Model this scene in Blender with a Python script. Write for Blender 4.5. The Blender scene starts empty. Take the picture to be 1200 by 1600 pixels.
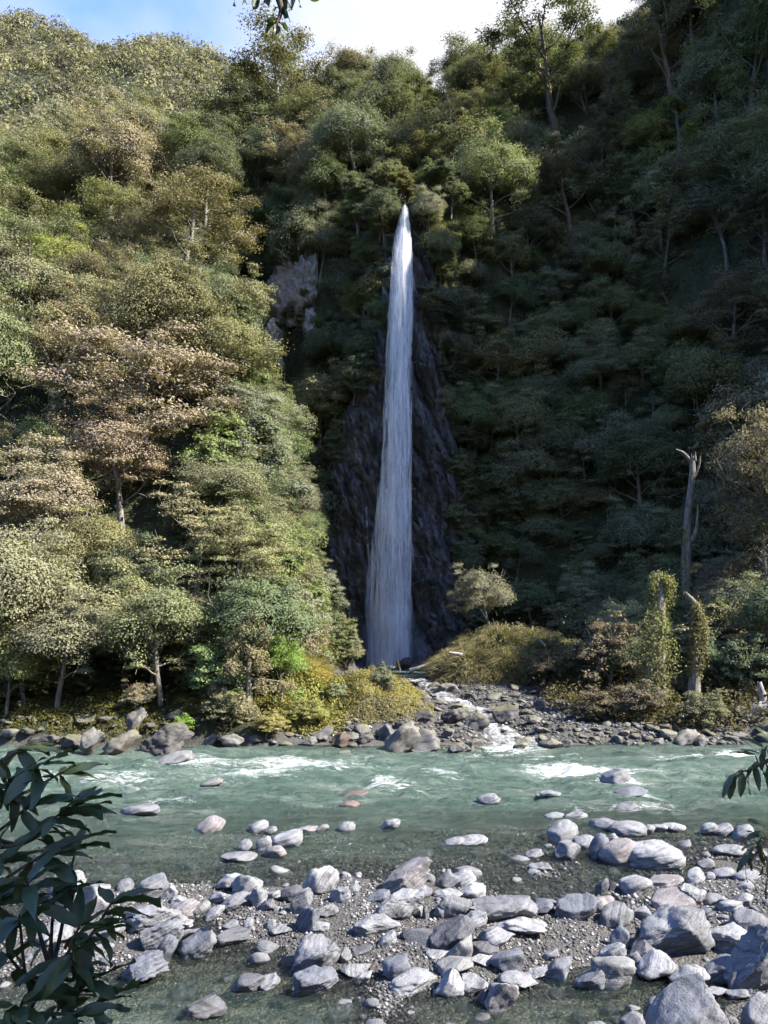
import bpy, bmesh, math, random
import numpy as np
from mathutils import Vector, Matrix

R = math.radians
scene = bpy.context.scene
COL = scene.collection
rng = np.random.default_rng(7)
random.seed(7)

# ------------------------------------------------------------------ camera
CAM_Z, PITCH, FPX = 5.0, R(8.0), 1202.0
cam_data = bpy.data.cameras.new('camera')
cam = bpy.data.objects.new('camera', cam_data)
COL.objects.link(cam)
cam.location = (0, 0, CAM_Z)
cam.rotation_euler = (R(90) + PITCH, 0, 0)
cam_data.sensor_fit = 'VERTICAL'
cam_data.sensor_height = 34.6
cam_data.lens = 34.6 * FPX / 1600.0
cam_data.clip_start = 0.05
cam_data.clip_end = 5000
scene.camera = cam

# ------------------------------------------------------------------ sky, sun, exposure
SUN_AZ, SUN_EL = R(106.0), R(44.0)          # clockwise from the viewing direction, above the horizon
world = bpy.data.worlds.new('World')
scene.world = world
world.use_nodes = True
wt = world.node_tree
wt.nodes.clear()
def wn(t): return wt.nodes.new(t)
sky = wn('ShaderNodeTexSky'); sky.sky_type = 'NISHITA'; sky.sun_disc = False
sky.sun_elevation = SUN_EL; sky.sun_rotation = SUN_AZ
sky.air_density = 0.9; sky.dust_density = 0.1; sky.ozone_density = 5.0
tc = wn('ShaderNodeTexCoord')
mp = wn('ShaderNodeMapping'); mp.inputs['Location'].default_value = (0.35, 0.1, 0.0); mp.inputs['Scale'].default_value = (1.0, 1.0, 1.5)
nz = wn('ShaderNodeTexNoise'); nz.inputs['Scale'].default_value = 1.35; nz.inputs['Detail'].default_value = 7; nz.inputs['Roughness'].default_value = 0.5
rp = wn('ShaderNodeValToRGB'); rp.color_ramp.elements[0].position = 0.44; rp.color_ramp.elements[1].position = 0.60
cl = wn('ShaderNodeMix'); cl.data_type = 'RGBA'
cl.inputs['B'].default_value = (1.75, 1.75, 1.9, 1)
bg = wn('ShaderNodeBackground'); bg.inputs['Strength'].default_value = 0.15
wo = wn('ShaderNodeOutputWorld')
wt.links.new(tc.outputs['Generated'], mp.inputs['Vector'])
wt.links.new(mp.outputs['Vector'], nz.inputs['Vector'])
wt.links.new(nz.outputs['Fac'], rp.inputs['Fac'])
wt.links.new(rp.outputs['Color'], cl.inputs['Factor'])
tint = wn('ShaderNodeMix'); tint.data_type = 'RGBA'; tint.blend_type = 'MULTIPLY'; tint.inputs['Factor'].default_value = 1.0
tint.inputs['B'].default_value = (.56, .74, 1.0, 1)                    # deep clean southern blue
wt.links.new(sky.outputs['Color'], tint.inputs['A'])
wt.links.new(tint.outputs['Result'], cl.inputs['A'])
wt.links.new(cl.outputs['Result'], bg.inputs['Color'])
wt.links.new(bg.outputs['Background'], wo.inputs['Surface'])

sun_data = bpy.data.lights.new('sun', 'SUN')
sun_data.energy = 5.0
sun_data.angle = R(0.6)
sun_data.color = (1.0, 0.93, 0.82)
sun = bpy.data.objects.new('sun', sun_data)
COL.objects.link(sun)
SUN = Vector((math.sin(SUN_AZ) * math.cos(SUN_EL), math.cos(SUN_AZ) * math.cos(SUN_EL), math.sin(SUN_EL)))
sun.rotation_euler = (-SUN).to_track_quat('-Z', 'Y').to_euler()
sun.location = SUN * 60

vs = scene.view_settings
vs.view_transform = 'Standard'; vs.look = 'None'; vs.gamma = 1.0; vs.use_curve_mapping = False
vs.exposure = 2.1
cy = scene.cycles
cy.max_bounces = 4; cy.diffuse_bounces = 2; cy.glossy_bounces = 2; cy.transmission_bounces = 2
cy.transparent_max_bounces = 12; cy.volume_bounces = 0
cy.caustics_reflective = False; cy.caustics_refractive = False
cy.sample_clamp_indirect = 4.0
cy.use_adaptive_sampling = True; cy.adaptive_threshold = 0.03

# ------------------------------------------------------------------ noise in numpy
def _hash(ix, iy, iz, seed):
    h = (ix.astype(np.uint32) * np.uint32(374761393) + iy.astype(np.uint32) * np.uint32(668265263)
         + iz.astype(np.uint32) * np.uint32(2147483647) + np.uint32(seed * 974711 + 13))
    h = (h ^ (h >> np.uint32(13))) * np.uint32(1274126177)
    h = (h ^ (h >> np.uint32(16))) * np.uint32(2246822519)
    h = h ^ (h >> np.uint32(15))
    return h.astype(np.float64) / 4294967296.0
def vnoise(x, y, z=0.0, seed=0):
    x, y, z = np.broadcast_arrays(np.asarray(x, float), np.asarray(y, float), np.asarray(z, float))
    fx, fy, fz = np.floor(x), np.floor(y), np.floor(z)
    ix, iy, iz = fx.astype(np.int64), fy.astype(np.int64), fz.astype(np.int64)
    tx, ty, tz = x - fx, y - fy, z - fz
    tx = tx * tx * (3 - 2 * tx); ty = ty * ty * (3 - 2 * ty); tz = tz * tz * (3 - 2 * tz)
    out = 0.0
    for dx in (0, 1):
        wx = tx if dx else 1 - tx
        for dy in (0, 1):
            wy = ty if dy else 1 - ty
            for dz in (0, 1):
                wz = tz if dz else 1 - tz
                out = out + wx * wy * wz * _hash(ix + dx, iy + dy, iz + dz, seed)
    return out * 2 - 1
def fbm(x, y, z=0.0, seed=0, oct=4, gain=0.5):
    a, s, f = 1.0, 0.0, 1.0
    for o in range(oct):
        s = s + a * vnoise(np.asarray(x) * f, np.asarray(y) * f, np.asarray(z) * f, seed + o * 17)
        a *= gain; f *= 2.03
    return s

# ------------------------------------------------------------------ photograph geometry
CP, SP = math.cos(PITCH), math.sin(PITCH)
def ray(px, py):
    dx = (px - 600.0) / FPX; dv = (800.0 - py) / FPX
    return np.array([dx, CP - dv * SP, SP + dv * CP])
def at(px, py, Y):
    d = ray(px, py)
    return np.array([0, 0, CAM_Z]) + d * (Y / d[1])
def project(p):
    x, y, z = p[0], p[1], p[2] - CAM_Z
    d = y * CP + z * SP; v = -y * SP + z * CP
    return 600 + FPX * x / d, 800 - FPX * v / d, d

# ------------------------------------------------------------------ terrain height
ROWS = [
 (1620, [(-200,.1),(60,-.2),(200,-.25),(350,-.25),(480,-.14),(600,.02),(700,-.04),(800,-.1),(900,-.12),(1000,.0),(1100,.05),(1300,.2)]),
 (1585, [(-200,.1),(60,-.16),(200,-.22),(350,-.22),(480,-.12),(600,.05),(700,.0),(800,-.06),(900,-.1),(1000,-.02),(1100,.03),(1300,.2)]),
 (1540, [(-200,.1),(60,0),(180,-.06),(300,-.16),(400,-.12),(470,-.03),(560,.09),(700,.12),(800,.06),(880,-.03),(960,-.08),(1050,.0),(1150,.08),(1300,.2)]),
 (1495, [(-200,.1),(60,.1),(200,.12),(310,-.03),(400,.01),(470,.12),(600,.2),(720,.2),(800,.17),(900,.1),(1000,.06),(1100,.14),(1300,.25)]),
 (1440, [(-200,.1),(60,.1),(200,.2),(290,.08),(340,.08),(420,.2),(560,.24),(700,.24),(860,.27),(1000,.25),(1100,.25),(1300,.3)]),
 (1400, [(-200,0),(60,.05),(220,.1),(330,.13),(450,.15),(560,.16),(680,.17),(760,.06),(820,-.03),(900,-.02),(960,.02),(1060,.1),(1300,.15)]),
 (1365, [(-200,-.2),(60,-.12),(250,-.2),(400,-.14),(500,-.06),(640,-.02),(740,-.08),(860,-.06),(960,-.05),(1060,-.02),(1300,.05)]),
 (1320, [(-200,-.4),(60,-.35),(250,-.4),(420,-.28),(560,-.32),(700,-.18),(850,-.11),(1000,-.09),(1100,-.05),(1300,-.02)]),
 (1280, [(-200,-.6),(60,-.55),(300,-.5),(450,-.35),(600,-.5),(750,-.4),(900,-.28),(1050,-.35),(1300,-.3)]),
 (1240, [(-200,-.95),(600,-.9),(1300,-.9)]),
 (1205, [(-200,-1.3),(600,-1.3),(1300,-1.3)]),
 (1178, [(-200,-1.1),(600,-.8),(800,-.6),(1300,-.8)]),
]
ROW_Y, ROW_U, ROW_H = [], [], []
UU = np.linspace(-1.2, 1.2, 121)
for py, pts in ROWS:
    d = ray(600, py)
    Yj = -CAM_Z * d[1] / d[2]
    us = [((px - 600) / FPX) / d[1] for px, _ in pts]
    ROW_Y.append(Yj); ROW_H.append(np.interp(UU, us, [h for _, h in pts]))
ROW_Y = np.array(ROW_Y); ROW_H = np.array(ROW_H)
FAR_Y = 31.9
CREST_Y = [30, 36, 40, 44, 50, 60, 75, 95, 130]
CREST_X = [-6.6, -7.0, -7.5, -8.3, -10.2, -13.4, -19.5, -29, -46]
def smax(a, b, k):
    h = np.clip(0.5 + 0.5 * (a - b) / k, 0, 1)
    return b + (a - b) * h + k * h * (1 - h)
def gauss(x, y, cx, cy_, rx, ry, p=2.0):
    return np.exp(-(np.abs((x - cx) / rx) ** p + np.abs((y - cy_) / ry) ** p))
def creek_x(y):
    return np.interp(y, [30, 32, 35, 37.5, 41, 46, 52, 60], [5.3, 5.2, 4.6, 4.5, 3.6, 2.6, 1.6, 0.6])
def height(x, y):
    x = np.asarray(x, float); y = np.asarray(y, float)
    x, y = np.broadcast_arrays(x, y)
    # river bed and gravel bar
    yy = np.clip(y, ROW_Y[0], ROW_Y[-1])
    u = np.clip(x / np.maximum(yy, 1), -1.19, 1.19)
    ui = (u + 1.2) / 2.4 * 120; u0 = np.clip(ui.astype(int), 0, 119); fu = ui - u0
    rj = np.interp(yy, ROW_Y, np.arange(len(ROW_Y))); r0 = np.clip(rj.astype(int), 0, len(ROW_Y) - 2); fr = rj - r0
    fr = fr * fr * (3 - 2 * fr)
    a = ROW_H[r0, u0] * (1 - fu) + ROW_H[r0, u0 + 1] * fu
    b = ROW_H[r0 + 1, u0] * (1 - fu) + ROW_H[r0 + 1, u0 + 1] * fu
    bed = a * (1 - fr) + b * fr - .075 * np.clip((16 - y) / 2, 0, 1) + 0.06 * fbm(x * 1.3, y * 1.3, 0, 3, 4)
    # bank under the camera
    near = np.interp(y, [-400, -30, -4, 1.5, 3.2, 7.5, 9.8], [140, 12, 3.6, 3.3, 2.7, 0.6, 0.0])
    bed = np.where(y < 9.8, np.maximum(bed, near + 0.12 * fbm(x * .8, y * .8, 0, 5, 3)), bed)
    # far bank floor
    wob = 0.5 * vnoise(x * 0.35, 0.3, 0, 9) + 0.3 * vnoise(x * 1.1, 0.7, 0, 10)
    yb = y - wob
    floor = np.interp(yb, [29.5, 31.2, 32.2, 33.5, 36, 40, 52, 62, 70], [-1.0, -.9, 0.05, .42, .62, .9, 1.3, 1.5, 1.6])
    floor = floor + np.where(y > 32.5, 0.13, 0.02) * fbm(x * .9, y * .9, 0, 21, 4)
    cx = creek_x(y)
    floor = floor - np.where(y > 31, 0.42 * np.exp(-((x - cx) / 0.95) ** 2), 0)
    # left bank step with boulders under the trees
    left = 1 / (1 + np.exp(np.clip((x + 4.2) * 1.6, -40, 40)))
    floor = floor + left * np.interp(yb, [31.6, 32.4, 34], [0, .75, 1.1])
    # mounds
    floor = floor + 1.55 * gauss(x, y, -0.5, 36.6, 2.2, 2.3, 3) * (1 + .42 * fbm(x * 1.1, y * 1.1, 0, 31, 4))
    floor = floor + 1.7 * gauss(x, y, -4.8, 38.0, 1.7, 2.8, 3)
    floor = floor + 2.5 * gauss(x, y, 7.6, 49.5, 3.9, 4.2, 3) * (1 + .3 * fbm(x * .8, y * .8, 0, 33, 4))
    # right bank rise
    floor = floor + 0.045 * np.clip(x - 11, 0, 60) * np.clip(y - 33, 0, 9)
    h = np.where(y > 29.6, np.where(yb > 31.2, floor, np.minimum(np.maximum(bed, -1.4), floor + .4)), bed)
    # left spur
    xc = np.interp(y, CREST_Y, CREST_X) + 0.9 * vnoise(y * .12, 2.2, 0, 41) + .9 * fbm(x * .35, y * .35, 0, 43, 3)
    big = fbm(x * .055, y * .055, 0, 51, 3)
    hl = 1.1 * (y - 33.6) + 2.4 * big * np.clip((y - 36) / 12, 0, 1)
    hl = np.where(y > 86, 1.1 * (86 - 33.6) + 0.2 * (y - 86) + 2.4 * big, hl)
    hl = hl - 2.6 * np.clip(x - xc, 0, 200) - 0.2 * np.clip(xc + 3 - x, 0, 3)
    # back wall
    yw = np.interp(x, [-60, -20, -9, -5, 8, 11, 18, 28, 38, 50, 90], [68, 66, 65.2, 64.6, 64.6, 61.5, 58, 52.5, 44, 29, 24])
    yw = yw + 1.6 * vnoise(x * .16, 5.5, 0, 61) * np.clip((np.abs(x - 1) - 7) / 6, 0, 1)
    s1 = np.interp(x, [-40, -16, -9, -6, 9, 14, 24, 31, 40, 60], [2.2, 2.8, 4.2, 6, 6, 3.6, 2.5, 2.6, 4.6, 4.6])
    zc = np.interp(x, [-40, -8, 10, 22, 36, 48, 80], [52, 46, 46, 60, 72, 84, 84])
    t = y - yw
    tc_ = zc / s1
    hb = np.where(t < tc_, s1 * t, zc + 1.45 * (t - tc_))
    cap = np.interp(x, [-60, -10, 6, 20, 36, 48], [70, 66, 63, 69, 72, 81])
    cap = np.where((x > 20) & (y > 51), cap - np.clip((y - 51) / 7, 0, 1) * np.clip(x - 34, 0, 14) * 1.35, cap)  # unseen ridge at right, shaped to shade the fall and let sun onto the crowns
    hb = np.where(hb > cap, cap + 0.25 * (hb - cap), hb)
    hb = hb + 2.6 * big * np.clip(t / 8, 0, 1) * np.clip((np.abs(x - 1) - 5) / 6, .25, 1)
    h = smax(h, hl, 0.8)
    h = smax(h, hb, 0.8)
    # far mountain
    ridge = np.interp(x, [-900, -300, -150, -60, 0, 900], [275, 258, 234, 184, 125, 100]) + 7 * fbm(x * .02, 0.5, 0, 71, 4)
    hf = np.where(y > 112, np.minimum(55 + (y - 112) * 1.15, ridge - 0.02 * (y - 290)), -50)
    hf = hf + np.where(y > 112, 7 * fbm(x * .03, y * .03, 0, 72, 4), 0)
    h = smax(h, hf, 3.0)
    return h

def ground(px, py, y0=5.0, y1=160.0):
    """where the line of sight through a pixel meets the terrain"""
    d = ray(px, py)
    Y = np.concatenate([np.arange(y0, 36, .02), np.arange(36, y1, .08)])
    t = Y / d[1]
    z = CAM_Z + d[2] * t; x = d[0] * t
    below = z < height(x, Y)
    if not below.any():
        return None
    i = int(np.argmax(below))
    return np.array([x[i], Y[i], float(height(x[i], Y[i]))])

# ------------------------------------------------------------------ mesh helpers
def new_mesh(name, V, F, mat=None, smooth=False, attrs=None):
    V = np.ascontiguousarray(np.asarray(V, dtype=np.float32).reshape(-1, 3))
    if isinstance(F, np.ndarray):
        F = [F]
    F = [np.asarray(f, dtype=np.int32) for f in F if len(f)]
    me = bpy.data.meshes.new(name)
    me.vertices.add(len(V)); me.vertices.foreach_set('co', V.ravel())
    nl = sum(f.size for f in F); npoly = sum(len(f) for f in F)
    me.loops.add(nl); me.polygons.add(npoly)
    me.loops.foreach_set('vertex_index', np.concatenate([f.ravel() for f in F]))
    tot = np.concatenate([np.full(len(f), f.shape[1], dtype=np.int32) for f in F])
    start = np.concatenate([[0], np.cumsum(tot)[:-1]]).astype(np.int32)
    me.polygons.foreach_set('loop_start', start)
    if smooth:
        me.polygons.foreach_set('use_smooth', np.ones(npoly, dtype=bool))
    for k, (dom, arr) in (attrs or {}).items():
        at_ = me.attributes.new(k, 'FLOAT', dom)
        at_.data.foreach_set('value', np.ascontiguousarray(arr, dtype=np.float32))
    me.update(calc_edges=True)
    if mat: me.materials.append(mat)
    return me
def link(name, me, parent=None, loc=None, rot=None, scale=None, color=None):
    o = bpy.data.objects.new(name, me)
    COL.objects.link(o)
    if parent: o.parent = parent
    if loc is not None: o.location = [float(c) for c in loc]
    if rot is not None: o.rotation_euler = rot
    if scale is not None: o.scale = (scale,) * 3 if np.isscalar(scale) else scale
    if color is not None: o.color = (*color, 1.0)
    return o
def empty(name, loc, rot=None, scale=None):
    o = link(name, None, None, loc, rot, scale)
    o.empty_display_size = 0.3
    return o
def tag(o, label=None, category=None, group=None, kind=None):
    if label: o['label'] = label
    if category: o['category'] = category
    if group: o['group'] = group
    if kind: o['kind'] = kind
    return o
class Geo:
    def __init__(s): s.V = []; s.F = {}; s.n = 0; s.A = []
    def add(s, V, F, a=None):
        V = np.asarray(V, float); F = np.asarray(F, int)
        s.V.append(V); s.F.setdefault(F.shape[1], []).append(F + s.n); s.n += len(V)
        s.A.append(np.zeros(len(V)) if a is None else np.broadcast_to(a, len(V)))
    def mesh(s, name, mat, smooth=True, attr=None):
        F = [np.concatenate(f) for f in s.F.values()]
        at_ = {attr: ('POINT', np.concatenate(s.A))} if attr else None
        return new_mesh(name, np.concatenate(s.V), F, mat, smooth, at_)
def tube(P, rad, sides=6, cap=True):
    P = np.asarray(P, float); n = len(P); rad = np.broadcast_to(rad, n)
    T = np.gradient(P, axis=0); T /= np.linalg.norm(T, axis=1, keepdims=True) + 1e-9
    ref = np.array([0.31, 0.17, 0.93]) if abs(T[:, 2]).mean() < .8 else np.array([1.0, .2, 0])
    A = np.cross(T, ref); A /= np.linalg.norm(A, axis=1, keepdims=True) + 1e-9
    B = np.cross(T, A)
    an = np.linspace(0, 2 * np.pi, sides, endpoint=False)
    V = P[:, None, :] + rad[:, None, None] * (np.cos(an)[None, :, None] * A[:, None, :] + np.sin(an)[None, :, None] * B[:, None, :])
    V = V.reshape(-1, 3)
    i = np.arange(n - 1)[:, None] * sides; j = np.arange(sides)[None, :]; k = (j + 1) % sides
    F = np.stack([i + j, i + k, i + sides + k, i + sides + j], -1).reshape(-1, 4)
    return V, F
def curve(pts, n=10):
    """smooth path through points (Catmull-Rom)"""
    P = np.asarray(pts, float)
    if len(P) < 3:
        t = np.linspace(0, 1, n)[:, None]; return P[0] * (1 - t) + P[-1] * t
    Q = np.vstack([2 * P[0] - P[1], P, 2 * P[-1] - P[-2]])
    out = []
    m = max(2, n // (len(P) - 1))
    for i in range(1, len(Q) - 2):
        t = np.linspace(0, 1, m, endpoint=False)[:, None]
        out.append(.5 * (2 * Q[i] + (Q[i + 1] - Q[i - 1]) * t + (2 * Q[i - 1] - 5 * Q[i] + 4 * Q[i + 1] - Q[i + 2]) * t ** 2
                         + (3 * Q[i] - Q[i - 1] - 3 * Q[i + 1] + Q[i + 2]) * t ** 3))
    out.append(P[-1:])
    return np.vstack(out)
def cards(C, N, L, W, rg, spin=None):
    """leaf-shaped quads: centre, facing, length, width"""
    n = len(C)
    N = N / (np.linalg.norm(N, axis=1, keepdims=True) + 1e-9)
    if spin is None: spin = rg.normal(size=(n, 3))
    A = np.cross(N, spin); A /= np.linalg.norm(A, axis=1, keepdims=True) + 1e-9
    B = np.cross(N, A)
    L = np.broadcast_to(L, n)[:, None]; W = np.broadcast_to(W, n)[:, None]
    V = np.stack([C - A * L * .5, C + B * W * .5 - A * L * .08, C + A * L * .5, C - B * W * .5 - A * L * .08], 1).reshape(-1, 3)
    F = np.arange(4 * n).reshape(n, 4)
    return V, F
def unit(n, rg):
    v = rg.normal(size=(n, 3)); return v / np.linalg.norm(v, axis=1, keepdims=True)

# ------------------------------------------------------------------ materials
class Mat:
    def __init__(s, name):
        s.m = bpy.data.materials.new(name); s.m.use_nodes = True
        s.t = s.m.node_tree; s.t.nodes.clear()
        s.out = s.t.nodes.new('ShaderNodeOutputMaterial')
    def n(s, t, **kw):
        nd = s.t.nodes.new(t)
        for k, v in kw.items():
            if k in nd.inputs: nd.inputs[k].default_value = v
            else: setattr(nd, k, v)
        return nd
    def l(s, a, b): s.t.links.new(a, b)
    def ramp(s, src, stops):
        r = s.n('ShaderNodeValToRGB'); e = r.color_ramp.elements
        while len(e) < len(stops): e.new(0.5)
        for el, (p, c) in zip(e, stops):
            el.position = p; el.color = (*c, 1) if not np.isscalar(c) else (c, c, c, 1)
        s.l(src, r.inputs['Fac']); return r.outputs['Color']
    def mixc(s, f, a, b, mode='MIX'):
        x = s.n('ShaderNodeMix', data_type='RGBA', blend_type=mode)
        for k, v in (('Factor', f), ('A', a), ('B', b)):
            if isinstance(v, bpy.types.NodeSocket): s.l(v, x.inputs[k])
            else: x.inputs[k].default_value = v if np.isscalar(v) else (*v, 1)
        return x.outputs['Result']
    def math(s, op, a, b=0.0, clamp=False):
        x = s.n('ShaderNodeMath', operation=op, use_clamp=clamp)
        for i, v in enumerate((a, b)):
            if isinstance(v, bpy.types.NodeSocket): s.l(v, x.inputs[i])
            else: x.inputs[i].default_value = v
        return x.outputs[0]
    def noise(s, vec, scale, detail=4, rough=.55, dist=0.0):
        x = s.n('ShaderNodeTexNoise', Scale=scale, Detail=detail, Roughness=rough, Distortion=dist)
        if vec is not None: s.l(vec, x.inputs['Vector'])
        return x.outputs['Fac']
    def coord(s, kind='Object'):
        return s.n('ShaderNodeTexCoord').outputs[kind]
    def mapping(s, vec, scale=(1, 1, 1), rot=(0, 0, 0)):
        x = s.n('ShaderNodeMapping'); x.inputs['Scale'].default_value = scale; x.inputs['Rotation'].default_value = rot
        s.l(vec, x.inputs['Vector']); return x.outputs['Vector']
    def attr(s, name):
        return s.n('ShaderNodeAttribute', attribute_name=name).outputs['Fac']
    def bump(s, h, strength=.5, dist=.05):
        x = s.n('ShaderNodeBump', Strength=strength, Distance=dist); s.l(h, x.inputs['Height']); return x.outputs['Normal']
    def surf(s, sh): s.l(sh, s.out.inputs['Surface'])
    def principled(s, color, rough=.8, normal=None, spec=.3):
        p = s.n('ShaderNodeBsdfPrincipled')
        for k, v in (('Base Color', color), ('Roughness', rough), ('Specular IOR Level', spec)):
            if isinstance(v, bpy.types.NodeSocket): s.l(v, p.inputs[k])
            else: p.inputs[k].default_value = v if np.isscalar(v) else (*v, 1)
        if normal is not None: s.l(normal, p.inputs['Normal'])
        s.surf(p.outputs[0]); return p

def leaf_material(name, gloss=.04, trans=.28, base=None):
    m = Mat(name)
    tint = m.attr('tint')
    if base is None:
        oc = m.n('ShaderNodeObjectInfo').outputs['Color']
    else:
        oc = m.n('ShaderNodeRGB').outputs[0]; oc.default_value = (*base, 1)
    # tint scales single leaves from darker and duller to paler and yellower
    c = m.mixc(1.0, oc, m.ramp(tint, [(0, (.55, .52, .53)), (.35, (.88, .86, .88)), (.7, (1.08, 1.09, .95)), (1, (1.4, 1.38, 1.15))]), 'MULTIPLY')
    d = m.n('ShaderNodeBsdfDiffuse'); m.l(c, d.inputs['Color'])
    t = m.n('ShaderNodeBsdfTranslucent'); m.l(m.mixc(1.0, c, (1.1, 1.15, .6), 'MULTIPLY'), t.inputs['Color'])
    mx = m.n('ShaderNodeMixShader', Fac=trans); m.l(d.outputs[0], mx.inputs[1]); m.l(t.outputs[0], mx.inputs[2])
    m.surf(mx.outputs[0])
    return m.m
M_LEAF = leaf_material('foliage')
def bark_material(name, lo, hi, moss=(.12, .12, .03)):
    m = Mat(name)
    c = m.coord()
    n1 = m.noise(m.mapping(c, (5, 5, 1.2)), 2.2, 6)
    n2 = m.noise(c, .7, 4)
    col = m.mixc(m.ramp(n2, [(.5, 0), (.66, .8)]), m.ramp(n1, [(.3, lo), (.7, hi)]), moss)
    m.principled(col, .9, m.bump(n1, .8, .05))
    return m.m
M_BARK = bark_material('bark_pale', (.06, .055, .047), (.21, .195, .17))
M_BARK_DARK = bark_material('bark_brown', (.05, .04, .03), (.16, .12, .09))
M_DRIFT = bark_material('driftwood', (.12, .11, .10), (.33, .31, .285), (.17, .15, .12))

def rock_material(name, dark, light, amount=1.0, moss=0.0):
    m = Mat(name)
    oi = m.n('ShaderNodeObjectInfo')
    c = m.coord()
    off = m.n('ShaderNodeVectorMath', operation='ADD'); m.l(c, off.inputs[0])
    rr = m.n('ShaderNodeCombineXYZ'); m.l(m.math('MULTIPLY', oi.outputs['Random'], 37.0), rr.inputs[0]); m.l(m.math('MULTIPLY', oi.outputs['Random'], 91.0), rr.inputs[2])
    m.l(rr.outputs[0], off.inputs[1]); c = off.outputs[0]
    band = m.attr('band')
    sx = m.n('ShaderNodeSeparateXYZ'); m.l(c, sx.inputs[0])
    warp = m.noise(c, 2.2, 3)
    b2 = m.math('ADD', m.math('MULTIPLY', band, 30.0), m.math('MULTIPLY', warp, 1.6))
    cb = m.n('ShaderNodeCombineXYZ'); m.l(b2, cb.inputs[0]); m.l(sx.outputs[0], cb.inputs[1]); m.l(sx.outputs[1], cb.inputs[2])
    nb = m.noise(cb.outputs[0], 1.0, 6, .72)
    fine = m.noise(c, 34, 3, .6)
    spot = m.noise(c, 3.0, 5, .6)
    f = m.math('ADD', m.math('MULTIPLY', m.math('SUBTRACT', nb, .5), 1.5 * amount), m.math('MULTIPLY', m.math('SUBTRACT', spot, .5), 1.1))
    f = m.math('ADD', m.math('ADD', f, m.math('MULTIPLY', m.math('SUBTRACT', fine, .5), .7)), .5, True)
    col = m.ramp(f, [(0.08, dark), (.45, tuple(.45 * a + .55 * b for a, b in zip(dark, light))), (.85, light)])
    col = m.mixc(1.0, col, oi.outputs['Color'], 'MULTIPLY')
    if moss:
        g = m.n('ShaderNodeNewGeometry'); sn = m.n('ShaderNodeSeparateXYZ'); m.l(g.outputs['Normal'], sn.inputs[0])
        mf = m.math('MULTIPLY', m.math('SUBTRACT', m.math('ADD', sn.outputs[2], m.noise(c, 2.5, 5)), 1.18), 5.0, True)
        col = m.mixc(m.math('MULTIPLY', mf, moss), col, (.11, .105, .025))
    h = m.math('ADD', m.math('MULTIPLY', nb, .8), m.math('MULTIPLY', fine, .5))
    m.principled(col, .72, m.bump(h, .75, .035), .35)
    return m.m
M_SCHIST = rock_material('schist', (.036, .037, .041), (.195, .198, .206), 1.2)
M_BANK_ROCK = rock_material('bank_rock', (.025, .024, .024), (.175, .168, .158), .8, .4)

# terrain: gravel by the water, leaf litter and soil under the forest
m = Mat('ground')
c = m.coord(); geo = m.n('ShaderNodeNewGeometry')
big = m.noise(c, .9, 6); fine = m.noise(c, 26, 4, .65); mid = m.noise(c, 7, 4)
vor = m.n('ShaderNodeTexVoronoi', Scale=22.0); m.l(c, vor.inputs['Vector'])
gr = m.ramp(m.math('ADD', m.math('MULTIPLY', fine, .6), m.math('MULTIPLY', mid, .4)), [(.3, (.024, .0225, .0215)), (.52, (.052, .05, .047)), (.75, (.118, .115, .111))])
gr = m.mixc(m.ramp(big, [(.35, 0), (.62, .55)]), gr, (.060, .057, .051))
gr = m.mixc(m.attr('bed'), gr, m.mixc(1.0, gr, (2.3, 2.25, 1.8), 'MULTIPLY'))
soil = m.ramp(m.noise(c, 1.6, 6), [(.3, (.018, .02, .010)), (.6, (.035, .042, .016)), (.8, (.06, .055, .025))])
col = m.mixc(m.attr('forest'), gr, soil)
hh = m.math('ADD', m.math('MULTIPLY', fine, .5), vor.outputs['Distance'])
m.principled(col, .85, m.bump(hh, .9, .04), .3)
M_GROUND = m.m
M_PEBBLE = Mat('pebbles')
t_ = M_PEBBLE.attr('tint')
M_PEBBLE.principled(M_PEBBLE.ramp(t_, [(0, (.024, .024, .026)), (.45, (.066, .065, .064)), (.8, (.145, .143, .14)), (1, (.28, .276, .27))]), .7)
M_PEBBLE = M_PEBBLE.m

# wet cliff rock
m = Mat('cliff_rock')
c = m.coord()
n1 = m.noise(m.mapping(c, (1.5, 1.5, .35), (0, R(14), 0)), 1.3, 8, .62, .6)
n2 = m.noise(m.mapping(c, (3.2, 3.2, .55), (0, R(20), 0)), 2.4, 6, .6, .8)
col = m.ramp(n1, [(.32, (.014, .0145, .016)), (.48, (.054, .0545, .057)), (.60, (.135, .136, .139)), (.78, (.27, .27, .268))])  # palest stops paint the grey highlights of the wet rock into its colour
col = m.mixc(m.ramp(m.noise(c, .33, 5), [(.56, 0), (.7, .75)]), col, (.04, .038, .016))
rough = m.ramp(n2, [(.3, .28), (.7, .6)])
m.principled(col, rough, m.bump(m.math('ADD', n1, m.math('MULTIPLY', n2, .6)), 1.0, .45), .5)
M_CLIFF = m.m
M_OUTCROP = rock_material('outcrop_rock', (.07, .064, .058), (.40, .375, .335), .7)

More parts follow.
